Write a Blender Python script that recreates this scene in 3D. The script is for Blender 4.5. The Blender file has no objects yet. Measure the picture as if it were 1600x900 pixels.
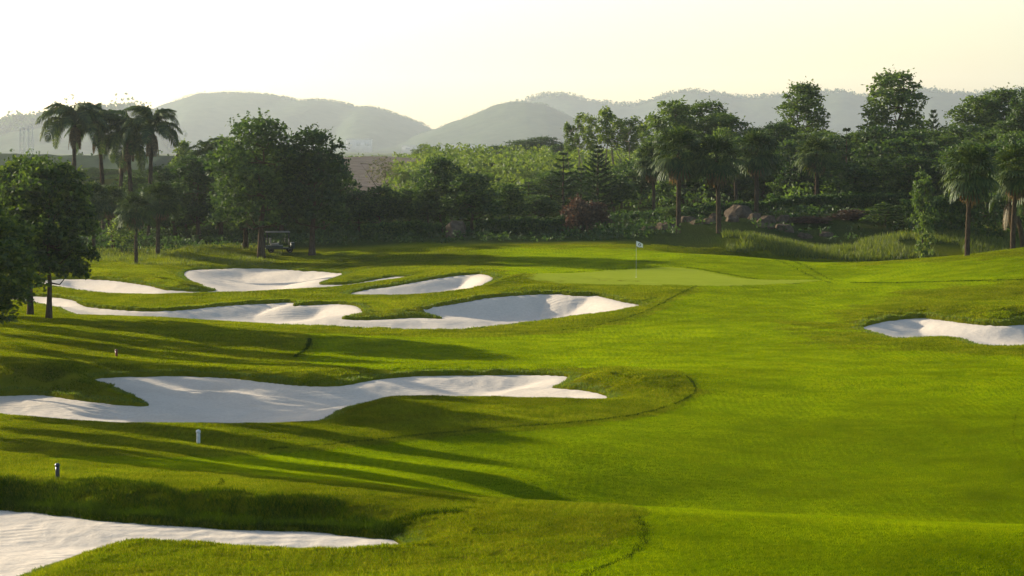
import bpy, math, random
import numpy as np
from mathutils import Vector, Matrix, noise as mnoise

# ------------------------------------------------------------------ camera, sky, sun, exposure
scene = bpy.context.scene
R = math.radians
EYE = 8.2
FPX = 3750.0                     # focal length in pixels of a 1600 px wide picture
PITCH = math.atan(220.0 / FPX)
cam_d = bpy.data.cameras.new('camera')
cam = bpy.data.objects.new('camera', cam_d)
scene.collection.objects.link(cam)
cam_d.sensor_width = 36.0
cam_d.lens = FPX / 1600.0 * 36.0
cam_d.clip_start = 0.5
cam_d.clip_end = 20000
cam.location = (0, 0, EYE)
cam.rotation_euler = (math.pi / 2 - PITCH, 0, 0)
scene.camera = cam

SUN_AZ = 50.0                    # degrees to the left of the viewing direction (+Y)
SUN_EL = 15.5
world = bpy.data.worlds.new('World')
scene.world = world
world.use_nodes = True
wn = world.node_tree
wn.nodes.clear()
sky = wn.nodes.new('ShaderNodeTexSky')
sky.sky_type = 'NISHITA'
sky.sun_disc = False
sky.sun_elevation = R(SUN_EL)
sky.sun_rotation = R(-SUN_AZ)
sky.altitude = 50
sky.air_density = 1.0
sky.dust_density = 1.9
sky.ozone_density = 1.1
bg = wn.nodes.new('ShaderNodeBackground')
bg.inputs['Strength'].default_value = 0.104
wo = wn.nodes.new('ShaderNodeOutputWorld')
wn.links.new(sky.outputs[0], bg.inputs[0])
wn.links.new(bg.outputs[0], wo.inputs[0])

sun_d = bpy.data.lights.new('sun', 'SUN')
sun_d.energy = 5.0
sun_d.angle = R(0.5)
sun_d.color = (1.0, 0.87, 0.66)
sun = bpy.data.objects.new('sun', sun_d)
scene.collection.objects.link(sun)
SUNV = Vector((-math.sin(R(SUN_AZ)) * math.cos(R(SUN_EL)), math.cos(R(SUN_AZ)) * math.cos(R(SUN_EL)), math.sin(R(SUN_EL))))
sun.rotation_euler = SUNV.to_track_quat('Z', 'Y').to_euler()
sun.location = SUNV * 300

scene.view_settings.view_transform = 'Standard'
scene.view_settings.look = 'None'
scene.view_settings.exposure = 1.15
scene.view_settings.gamma = 1.0
scene.view_settings.use_curve_mapping = False

# ------------------------------------------------------------------ helpers
COL = scene.collection
rng = np.random.default_rng(7)
random.seed(7)
CP, SP = math.cos(PITCH), math.sin(PITCH)


def ray(px, py):
    """direction of a line of sight through a point of the 1600x900 picture, scaled to 1 m of depth along +Y"""
    a = (px - 800.0) / FPX
    b = (450.0 - py) / FPX
    dy = CP + b * SP
    dz = -SP + b * CP
    return a / dy, dz / dy


def at_z(px, py, z):
    rx, rz = ray(px, py)
    Y = (z - EYE) / rz
    return (rx * Y, Y, z)


def link(o, parent=None):
    COL.objects.link(o)
    if parent is not None:
        o.parent = parent
    return o


def mesh_from(name, verts, faces, mat=None, smooth=False, attrs=None):
    """verts (n,3); faces list of int arrays, each (m,3) or (m,4)"""
    me = bpy.data.meshes.new(name)
    verts = np.ascontiguousarray(verts, dtype=np.float32)
    if isinstance(faces, np.ndarray):
        faces = [faces]
    faces = [np.asarray(f, dtype=np.int32) for f in faces if len(f)]
    loops = np.concatenate([f.ravel() for f in faces])
    tot = np.concatenate([np.full(len(f), f.shape[1], dtype=np.int32) for f in faces])
    start = np.zeros(len(tot), dtype=np.int32)
    start[1:] = np.cumsum(tot)[:-1]
    me.vertices.add(len(verts))
    me.vertices.foreach_set('co', verts.ravel())
    me.loops.add(len(loops))
    me.loops.foreach_set('vertex_index', loops)
    me.polygons.add(len(tot))
    me.polygons.foreach_set('loop_start', start)
    me.polygons.foreach_set('loop_total', tot)
    if smooth:
        me.polygons.foreach_set('use_smooth', np.ones(len(tot), dtype=bool))
    if attrs:
        for k, (dom, a) in attrs.items():
            at = me.attributes.new(k, 'FLOAT', dom)
            at.data.foreach_set('value', np.ascontiguousarray(a, dtype=np.float32))
    me.update(calc_edges=True)
    if mat is not None:
        me.materials.append(mat)
    return me


def obj(name, me, parent=None, loc=None, kind=None, label=None, cat=None, group=None):
    o = bpy.data.objects.new(name, me)
    link(o, parent)
    if loc is not None:
        o.location = loc
    if kind:
        o['kind'] = kind
    if label:
        o['label'] = label
    if cat:
        o['category'] = cat
    if group:
        o['group'] = group
    return o


def thing(name, loc, label, cat, group=None, rz=0.0, scale=None):
    o = obj(name, None, None, loc, None, label, cat, group)
    o.empty_display_size = 0.3
    o.rotation_euler = (0, 0, rz)
    if scale is not None:
        o.scale = scale
    return o


class Geo:
    """collects vertices and faces of one part"""
    def __init__(self):
        self.v = []
        self.q = []
        self.t = []
        self.n = 0

    def add(self, v, q=None, t=None):
        v = np.asarray(v, dtype=float).reshape(-1, 3)
        if q is not None and len(q):
            self.q.append(np.asarray(q, dtype=int) + self.n)
        if t is not None and len(t):
            self.t.append(np.asarray(t, dtype=int) + self.n)
        self.v.append(v)
        self.n += len(v)

    def tube(self, pts, rad, seg=7, cap=True):
        pts = np.asarray(pts, dtype=float)
        n = len(pts)
        rad = np.broadcast_to(np.asarray(rad, dtype=float), (n,))
        V = []
        up = np.array([0.31, 0.77, 0.11])
        for i in range(n):
            d = pts[min(i + 1, n - 1)] - pts[max(i - 1, 0)]
            d = d / (np.linalg.norm(d) + 1e-9)
            a = np.cross(d, up)
            if np.linalg.norm(a) < 1e-3:
                a = np.cross(d, np.array([1.0, 0, 0]))
            a /= np.linalg.norm(a)
            b = np.cross(d, a)
            th = np.arange(seg) * 2 * math.pi / seg
            V.append(pts[i] + rad[i] * (np.outer(np.cos(th), a) + np.outer(np.sin(th), b)))
        V = np.concatenate(V)
        Q = []
        for i in range(n - 1):
            for k in range(seg):
                k2 = (k + 1) % seg
                Q.append((i * seg + k, i * seg + k2, (i + 1) * seg + k2, (i + 1) * seg + k))
        T = []
        if cap:
            c = len(V)
            V = np.concatenate([V, [pts[-1]]])
            for k in range(seg):
                T.append(((n - 1) * seg + k, (n - 1) * seg + (k + 1) % seg, c))
        self.add(V, Q, T)

    def box(self, lo, hi):
        x0, y0, z0 = lo
        x1, y1, z1 = hi
        v = [(x0, y0, z0), (x1, y0, z0), (x1, y1, z0), (x0, y1, z0), (x0, y0, z1), (x1, y0, z1), (x1, y1, z1), (x0, y1, z1)]
        q = [(0, 3, 2, 1), (4, 5, 6, 7), (0, 1, 5, 4), (1, 2, 6, 5), (2, 3, 7, 6), (3, 0, 4, 7)]
        self.add(v, q)

    def mesh(self, name, mat, smooth=False, rnd=True):
        f = []
        if self.q:
            f.append(np.concatenate(self.q))
        if self.t:
            f.append(np.concatenate(self.t))
        nf = sum(len(x) for x in f)
        attrs = {'rnd': ('FACE', rng.random(nf))} if rnd else None
        return mesh_from(name, np.concatenate(self.v), f, mat, smooth, attrs)


# ------------------------------------------------------------------ noise
_lat = np.random.default_rng(3).random((256, 256)) * 2 - 1


def vnoise(x, y):
    xi = np.floor(x).astype(int)
    yi = np.floor(y).astype(int)
    fx = x - xi
    fy = y - yi
    fx = fx * fx * fx * (fx * (fx * 6 - 15) + 10)
    fy = fy * fy * fy * (fy * (fy * 6 - 15) + 10)
    a = _lat[xi & 255, yi & 255]
    b = _lat[(xi + 1) & 255, yi & 255]
    c = _lat[xi & 255, (yi + 1) & 255]
    d = _lat[(xi + 1) & 255, (yi + 1) & 255]
    return (a * (1 - fx) + b * fx) * (1 - fy) + (c * (1 - fx) + d * fx) * fy


def fbm(x, y, octv=4):
    s = 0
    a = 0.5
    for i in range(octv):
        s = s + a * vnoise(x * 2 ** i + 17.3 * i, y * 2 ** i - 9.1 * i)
        a *= 0.5
    return s


def sstep(a, b, x):
    t = np.clip((x - a) / (b - a), 0, 1)
    return t * t * (3 - 2 * t)


# ------------------------------------------------------------------ materials
def new_mat(name):
    m = bpy.data.materials.new(name)
    m.use_nodes = True
    nt = m.node_tree
    nt.nodes.clear()
    return m, nt


def N(nt, typ, **kw):
    n = nt.nodes.new(typ)
    for k, v in kw.items():
        if k in n.inputs:
            n.inputs[k].default_value = v
        else:
            setattr(n, k, v)
    return n


def ramp(nt, fac, stops):
    r = nt.nodes.new('ShaderNodeValToRGB')
    el = r.color_ramp.elements
    while len(el) < len(stops):
        el.new(0.5)
    for e, (p, c) in zip(el, stops):
        e.position = p
        e.color = (*c, 1)
    nt.links.new(fac, r.inputs[0])
    return r.outputs[0]


def mixc(nt, fac, a, b, mode='MIX'):
    m = nt.nodes.new('ShaderNodeMix')
    m.data_type = 'RGBA'
    m.blend_type = mode
    for s, v in ((m.inputs[0], fac), (m.inputs[6], a), (m.inputs[7], b)):
        if isinstance(v, (int, float)):
            s.default_value = v
        elif isinstance(v, tuple):
            s.default_value = (*v, 1)
        else:
            nt.links.new(v, s)
    return m.outputs[2]


def math_n(nt, op, a, b=0.0, clamp=False):
    m = nt.nodes.new('ShaderNodeMath')
    m.operation = op
    m.use_clamp = clamp
    for s, v in ((m.inputs[0], a), (m.inputs[1], b)):
        if isinstance(v, (int, float)):
            s.default_value = v
        else:
            nt.links.new(v, s)
    return m.outputs[0]


def noise_tex(nt, vec, scale, detail=4, rough=0.55):
    n = nt.nodes.new('ShaderNodeTexNoise')
    n.inputs['Scale'].default_value = scale
    n.inputs['Detail'].default_value = detail
    n.inputs['Roughness'].default_value = rough
    if vec is not None:
        nt.links.new(vec, n.inputs['Vector'])
    return n.outputs['Fac']


def ramp_fac(nt, fac, a, b):
    mr = N(nt, 'ShaderNodeMapRange')
    mr.interpolation_type = 'SMOOTHSTEP'
    mr.inputs['From Min'].default_value = a
    mr.inputs['From Max'].default_value = b
    nt.links.new(fac, mr.inputs['Value'])
    return mr.outputs[0]


def leaf_mat(name, dark, mid, light, trans=0.35, gloss=0.025, tint=None, lawn=False):
    """leaf: diffuse + light passing through, with a colour that varies from leaf to leaf and tree to tree"""
    m, nt = new_mat(name)
    L = nt.links
    at = N(nt, 'ShaderNodeAttribute', attribute_name='rnd')
    oi = N(nt, 'ShaderNodeObjectInfo')
    f = math_n(nt, 'ADD', at.outputs['Fac'], math_n(nt, 'MULTIPLY', math_n(nt, 'SUBTRACT', oi.outputs['Random'], 0.5), 0.35), True)
    c = ramp(nt, f, [(0.0, dark), (0.55, mid), (1.0, light)])
    if lawn:                                   # patches and mower ripples across the whole lawn
        ge = N(nt, 'ShaderNodeNewGeometry')
        pos = ge.outputs['Position']
        f1 = ramp_fac(nt, noise_tex(nt, pos, .11, 3, .55), .3, .7)
        f2 = ramp_fac(nt, noise_tex(nt, pos, .75, 4, .6), .3, .7)
        wv = N(nt, 'ShaderNodeTexWave')
        wv.wave_type = 'BANDS'
        wv.bands_direction = 'X'
        wv.inputs['Scale'].default_value = 1.3
        wv.inputs['Distortion'].default_value = 24.0
        wv.inputs['Detail'].default_value = 3.0
        wv.inputs['Detail Scale'].default_value = 0.10
        L.new(pos, wv.inputs['Vector'])
        mk = ramp_fac(nt, noise_tex(nt, pos, .15, 2, .5), .42, .62)
        k = math_n(nt, 'ADD', math_n(nt, 'MULTIPLY', f1, .30), math_n(nt, 'MULTIPLY', f2, .30))
        k = math_n(nt, 'ADD', k, math_n(nt, 'MULTIPLY', math_n(nt, 'MULTIPLY', wv.outputs['Fac'], mk), .20))
        k = math_n(nt, 'ADD', k, .66)
        cmb = N(nt, 'ShaderNodeCombineColor')
        for i_ in range(3):
            L.new(k, cmb.inputs[i_])
        c = mixc(nt, 1.0, c, cmb.outputs[0], 'MULTIPLY')
    d = N(nt, 'ShaderNodeBsdfDiffuse')
    L.new(c, d.inputs[0])
    t = N(nt, 'ShaderNodeBsdfTranslucent')
    tc = mixc(nt, 1.0, c, tint or (1.25, 1.2, 0.55), 'MULTIPLY')
    L.new(tc, t.inputs[0])
    ms = N(nt, 'ShaderNodeMixShader')
    ms.inputs[0].default_value = trans
    L.new(d.outputs[0], ms.inputs[1])
    L.new(t.outputs[0], ms.inputs[2])
    g = N(nt, 'ShaderNodeBsdfGlossy', Roughness=0.6)
    g.inputs[0].default_value = (0.9, 0.95, 0.9, 1)
    ms2 = N(nt, 'ShaderNodeMixShader')
    ms2.inputs[0].default_value = gloss
    L.new(ms.outputs[0], ms2.inputs[1])
    L.new(g.outputs[0], ms2.inputs[2])
    o = N(nt, 'ShaderNodeOutputMaterial')
    L.new(ms2.outputs[0], o.inputs[0])
    return m


def plain_mat(name, c1, c2, scale=6.0, rough=0.85, bump=0.3, stretch=None):
    m, nt = new_mat(name)
    L = nt.links
    tc = N(nt, 'ShaderNodeTexCoord')
    vec = tc.outputs['Object']
    if stretch:
        mp = N(nt, 'ShaderNodeMapping')
        mp.inputs['Scale'].default_value = stretch
        L.new(vec, mp.inputs[0])
        vec = mp.outputs[0]
    n1 = noise_tex(nt, vec, scale, 5, 0.6)
    c = ramp(nt, n1, [(0.3, c1), (0.7, c2)])
    p = N(nt, 'ShaderNodeBsdfPrincipled', Roughness=rough)
    p.inputs['Specular IOR Level'].default_value = 0.0 if rough > .84 else 0.4
    L.new(c, p.inputs['Base Color'])
    if bump:
        b = N(nt, 'ShaderNodeBump', Strength=bump, Distance=0.05)
        L.new(noise_tex(nt, vec, scale * 3, 4), b.inputs['Height'])
        L.new(b.outputs[0], p.inputs['Normal'])
    o = N(nt, 'ShaderNodeOutputMaterial')
    L.new(p.outputs[0], o.inputs[0])
    return m


M = {}
M['leaf_dark'] = leaf_mat('leaf_dark', (0.018, 0.040, 0.012), (0.032, 0.066, 0.016), (0.07, 0.12, 0.02), 0.42)
M['leaf_mid'] = leaf_mat('leaf_mid', (0.03, 0.058, 0.014), (0.055, 0.098, 0.02), (0.10, 0.16, 0.028), 0.46)
M['leaf_light'] = leaf_mat('leaf_light', (0.055, 0.095, 0.02), (0.10, 0.16, 0.03), (0.17, 0.23, 0.045), 0.45)
M['leaf_scrub'] = leaf_mat('leaf_scrub', (0.038, 0.075, 0.012), (0.085, 0.135, 0.02), (0.15, 0.20, 0.035), 0.45)
M['leaf_red'] = leaf_mat('leaf_red', (0.028, 0.022, 0.012), (0.05, 0.03, 0.016), (0.12, 0.075, 0.035), 0.35, 0.04, (1.2, 0.8, 0.6))
M['leaf_hedge'] = leaf_mat('leaf_hedge', (0.02, 0.045, 0.01), (0.04, 0.085, 0.012), (0.09, 0.15, 0.02), 0.35)
M['leaf_gray'] = leaf_mat('leaf_gray', (0.07, 0.08, 0.04), (0.11, 0.115, 0.06), (0.16, 0.15, 0.09), 0.3)
M['palm'] = leaf_mat('palm_leaf', (0.020, 0.042, 0.008), (0.038, 0.070, 0.012), (0.085, 0.12, 0.018), 0.25, 0.03)
M['palm_dead'] = leaf_mat('palm_dead_leaf', (0.07, 0.05, 0.022), (0.12, 0.085, 0.035), (0.19, 0.13, 0.05), 0.35, 0.03, (1.1, 0.9, 0.6))
M['conifer'] = leaf_mat('conifer_needles', (0.014, 0.034, 0.012), (0.026, 0.055, 0.018), (0.055, 0.09, 0.025), 0.2)
M['grass_rough'] = leaf_mat('rough_grass_blades', (0.055, 0.098, 0.002), (0.12, 0.165, 0.004), (0.20, 0.215, 0.012), 0.55, 0.0, (1.25, 1.15, 0.4), True)
M['grass_fairway'] = leaf_mat('fairway_grass_blades', (0.070, 0.138, 0.001), (0.13, 0.206, 0.001), (0.20, 0.26, 0.002), 0.6, 0.0, (1.3, 1.15, 0.3), True)
M['grass_shag'] = leaf_mat('shaded_shaggy_blades', (0.018, 0.042, 0.001), (0.042, 0.082, 0.0015), (0.105, 0.15, 0.003), 0.34, 0.0)  # darker than the other fringe: shade of the bank face put into the colour
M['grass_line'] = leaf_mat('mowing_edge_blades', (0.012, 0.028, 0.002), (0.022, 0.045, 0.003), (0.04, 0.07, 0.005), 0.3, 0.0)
M['grass_green'] = leaf_mat('putting_green_blades', (0.096, 0.122, 0.014), (0.13, 0.152, 0.021), (0.162, 0.178, 0.030), 0.5, 0.0, (1.2, 1.1, 0.6))
M['grass_dark'] = leaf_mat('edge_grass_blades', (0.034, 0.07, 0.001), (0.078, 0.13, 0.0015), (0.16, 0.20, 0.004), 0.5, 0.03)
M['grass_tall'] = leaf_mat('tall_grass_blades', (0.045, 0.075, 0.004), (0.088, 0.125, 0.007), (0.15, 0.18, 0.014), 0.5, 0.03)
M['bark'] = plain_mat('bark', (0.035, 0.026, 0.018), (0.10, 0.075, 0.05), 9, 0.95, 0.6, (1, 1, 0.3))
M['bark_pale'] = plain_mat('pale_bark', (0.10, 0.085, 0.065), (0.24, 0.20, 0.15), 7, 0.9, 0.4, (1, 1, 0.3))
M['rock'] = plain_mat('rock', (0.05, 0.04, 0.028), (0.145, 0.112, 0.08), 2.2, 0.92, 0.8)
M['white_paint'] = plain_mat('white_paint', (0.72, 0.72, 0.70), (0.82, 0.82, 0.80), 5, 0.45, 0.0)
M['stake_white'] = plain_mat('weathered_white_stake', (0.46, 0.48, 0.48), (0.64, 0.65, 0.64), 14, 0.5, 0.1)
M['stake_dark'] = plain_mat('dark_blue_stake', (0.012, 0.014, 0.03), (0.03, 0.032, 0.055), 14, 0.35, 0.1)
M['stake_red'] = plain_mat('red_stake', (0.13, 0.018, 0.012), (0.22, 0.03, 0.02), 14, 0.45, 0.1)
M['stake_black'] = plain_mat('black_plastic', (0.012, 0.012, 0.012), (0.03, 0.03, 0.03), 14, 0.5, 0.1)
M['fabric'] = plain_mat('white_flag_cloth', (0.76, 0.76, 0.74), (0.84, 0.84, 0.82), 8, 0.8, 0.0)
M['print'] = plain_mat('flag_print', (0.07, 0.08, 0.09), (0.13, 0.13, 0.14), 8, 0.8, 0.0)
M['steel'] = plain_mat('galvanised_steel', (0.28, 0.29, 0.30), (0.42, 0.43, 0.44), 3, 0.5, 0.0)
M['vinyl'] = plain_mat('cream_vinyl', (0.22, 0.21, 0.19), (0.30, 0.29, 0.26), 6, 0.5, 0.1)
M['cart_paint'] = plain_mat('dark_green_paint', (0.02, 0.035, 0.03), (0.03, 0.05, 0.04), 4, 0.3, 0.0)
M['tyre'] = plain_mat('tyre_rubber', (0.012, 0.012, 0.012), (0.03, 0.03, 0.03), 8, 0.85, 0.2)
M['concrete'] = plain_mat('pale_render', (0.32, 0.32, 0.31), (0.40, 0.40, 0.39), 0.2, 0.9, 0.0)
M['roofing'] = plain_mat('grey_roofing', (0.22, 0.22, 0.23), (0.32, 0.32, 0.33), 0.3, 0.8, 0.0)
M['glass_dark'] = plain_mat('dark_glazing', (0.20, 0.21, 0.22), (0.26, 0.27, 0.28), 0.5, 0.2, 0.0)
M['forest'] = plain_mat('wooded_hillside', (0.028, 0.045, 0.024), (0.055, 0.075, 0.04), 0.05, 0.95, 0.0)


def sand_mat():
    m, nt = new_mat('bunker_sand')
    L = nt.links
    tc = N(nt, 'ShaderNodeTexCoord')
    v = tc.outputs['Object']
    n1 = noise_tex(nt, v, 0.5, 6, 0.6)
    c = ramp(nt, n1, [(0.25, (0.52, 0.455, 0.37)), (0.75, (0.63, 0.56, 0.465))])
    n2 = noise_tex(nt, v, 9, 3, 0.6)
    c = mixc(nt, 0.35, c, ramp(nt, n2, [(0.3, (0.44, 0.38, 0.31)), (0.6, (0.66, 0.595, 0.50))]))
    # rake furrows
    w = N(nt, 'ShaderNodeTexWave')
    w.wave_type = 'BANDS'
    w.bands_direction = 'Y'
    w.inputs['Scale'].default_value = 0.9
    w.inputs['Distortion'].default_value = 14.0
    w.inputs['Detail'].default_value = 3.0
    w.inputs['Detail Scale'].default_value = 0.16
    L.new(v, w.inputs['Vector'])
    n3 = noise_tex(nt, v, 3.0, 4, 0.6)
    h = math_n(nt, 'ADD', math_n(nt, 'MULTIPLY', math_n(nt, 'MULTIPLY', w.outputs['Fac'], ramp_fac(nt, noise_tex(nt, v, .35, 2), .45, .62)), 0.4), math_n(nt, 'MULTIPLY', n3, 0.9))
    h = math_n(nt, 'ADD', h, math_n(nt, 'MULTIPLY', noise_tex(nt, v, 16, 3), 0.35))
    b = N(nt, 'ShaderNodeBump', Strength=0.45, Distance=0.06)
    L.new(h, b.inputs['Height'])
    p = N(nt, 'ShaderNodeBsdfPrincipled', Roughness=0.95)
    p.inputs['Specular IOR Level'].default_value = 0.0
    L.new(c, p.inputs['Base Color'])
    L.new(b.outputs[0], p.inputs['Normal'])
    o = N(nt, 'ShaderNodeOutputMaterial')
    L.new(p.outputs[0], o.inputs[0])
    return m


def turf_mat(name='turf', green=False):
    m, nt = new_mat(name)
    L = nt.links
    tc = N(nt, 'ShaderNodeTexCoord')
    v = tc.outputs['Object']
    big = noise_tex(nt, v, 0.09, 3, 0.5)
    midn = noise_tex(nt, v, 0.7, 5, 0.6)
    mp = N(nt, 'ShaderNodeMapping')
    mp.inputs['Scale'].default_value = (1.0, 0.35, 1.0)
    L.new(v, mp.inputs[0])
    fine = noise_tex(nt, mp.outputs[0], 9.0, 5, 0.7)
    vfine = noise_tex(nt, mp.outputs[0], 34.0, 3, 0.7)
    if green:
        c = ramp(nt, midn, [(0.3, (0.096, 0.122, 0.014)), (0.7, (0.118, 0.140, 0.020))])
        c = mixc(nt, math_n(nt, 'MULTIPLY', fine, 0.3), c, (0.16, 0.20, 0.028))
    else:
        fair = ramp(nt, math_n(nt, 'ADD', math_n(nt, 'MULTIPLY', big, 0.6), math_n(nt, 'MULTIPLY', midn, 0.4)),
                    [(0.32, (0.060, 0.104, 0.0008)), (0.5, (0.088, 0.130, 0.001)), (0.68, (0.124, 0.152, 0.0015))])
        fair = mixc(nt, math_n(nt, 'MULTIPLY', ramp_fac(nt, fine, 0.42, 0.7), 0.5), fair, (0.06, 0.11, 0.001))
        rgh = ramp(nt, math_n(nt, 'ADD', math_n(nt, 'MULTIPLY', midn, 0.55), math_n(nt, 'MULTIPLY', fine, 0.45)),
                   [(0.3, (0.066, 0.080, 0.003)), (0.48, (0.125, 0.125, 0.006)), (0.62, (0.168, 0.150, 0.010)), (0.75, (0.20, 0.160, 0.022))])
        at = N(nt, 'ShaderNodeAttribute', attribute_name='rough')
        c = mixc(nt, math_n(nt, 'MULTIPLY', at.outputs['Fac'], 0.8), fair, rgh)
        # bare soil where the attribute says so
        so = N(nt, 'ShaderNodeAttribute', attribute_name='soil')
        soilc = ramp(nt, midn, [(0.3, (0.22, 0.165, 0.12)), (0.7, (0.34, 0.265, 0.20))])
        c = mixc(nt, so.outputs['Fac'], c, soilc)
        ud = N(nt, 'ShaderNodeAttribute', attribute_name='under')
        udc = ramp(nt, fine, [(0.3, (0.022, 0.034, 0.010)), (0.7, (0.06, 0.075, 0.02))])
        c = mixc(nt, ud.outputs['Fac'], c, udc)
    # mower ripples: fine cross-ridges with a wandering direction
    w = N(nt, 'ShaderNodeTexWave')
    w.wave_type = 'BANDS'
    w.bands_direction = 'X'
    w.inputs['Scale'].default_value = 1.55
    w.inputs['Distortion'].default_value = 26.0
    w.inputs['Detail'].default_value = 3.0
    w.inputs['Detail Scale'].default_value = 0.11
    L.new(v, w.inputs['Vector'])
    msk = ramp_fac(nt, noise_tex(nt, v, 0.16, 3, 0.55), 0.40, 0.62)
    w2 = N(nt, 'ShaderNodeTexWave')
    w2.wave_type = 'BANDS'
    w2.bands_direction = 'X'
    w2.inputs['Scale'].default_value = 0.085
    w2.inputs['Distortion'].default_value = 7.5
    w2.inputs['Detail'].default_value = 2.0
    w2.inputs['Detail Scale'].default_value = 0.5
    L.new(v, w2.inputs['Vector'])
    crease = ramp_fac(nt, w2.outputs['Fac'], 0.025, 0.0)
    rip = math_n(nt, 'MULTIPLY', math_n(nt, 'MULTIPLY', w.outputs['Fac'], msk), 0.3 if not green else 0.05)
    h = math_n(nt, 'ADD', math_n(nt, 'MULTIPLY', fine, 0.75), rip)
    h = math_n(nt, 'ADD', h, math_n(nt, 'MULTIPLY', vfine, 0.6))
    h = math_n(nt, 'ADD', h, math_n(nt, 'MULTIPLY', midn, 0.6))
    h = math_n(nt, 'SUBTRACT', h, math_n(nt, 'MULTIPLY', crease, 0.0 if green else 0.25))
    if not green:
        c = mixc(nt, math_n(nt, 'MULTIPLY', math_n(nt, 'MULTIPLY', w.outputs['Fac'], msk), 0.16), c, (0.06, 0.11, 0.004))
        c = mixc(nt, math_n(nt, 'MULTIPLY', crease, 0.12), c, (0.05, 0.095, 0.004))
    b = N(nt, 'ShaderNodeBump', Strength=0.25 if green else 0.7, Distance=0.07)
    L.new(h, b.inputs['Height'])
    d = N(nt, 'ShaderNodeBsdfDiffuse', Roughness=0.9)
    L.new(c, d.inputs[0])
    L.new(b.outputs[0], d.inputs['Normal'])
    # blades standing up against the light scatter it forward
    s = N(nt, 'ShaderNodeBsdfSheen', Roughness=0.5)
    sc = mixc(nt, 1.0, c, (0.85, 0.85, 0.35) if green else (0.5, 0.5, 0.1), 'MULTIPLY')
    if not green:
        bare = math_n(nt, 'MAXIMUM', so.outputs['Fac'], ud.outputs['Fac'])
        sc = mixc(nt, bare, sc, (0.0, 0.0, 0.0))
    L.new(sc, s.inputs[0])
    L.new(b.outputs[0], s.inputs['Normal'])
    ad = N(nt, 'ShaderNodeAddShader')
    L.new(d.outputs[0], ad.inputs[0])
    L.new(s.outputs[0], ad.inputs[1])
    o = N(nt, 'ShaderNodeOutputMaterial')
    L.new(ad.outputs[0], o.inputs[0])
    return m


M['sand'] = sand_mat()
M['turf'] = turf_mat()
M['green'] = turf_mat('putting_green_turf', True)

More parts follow.
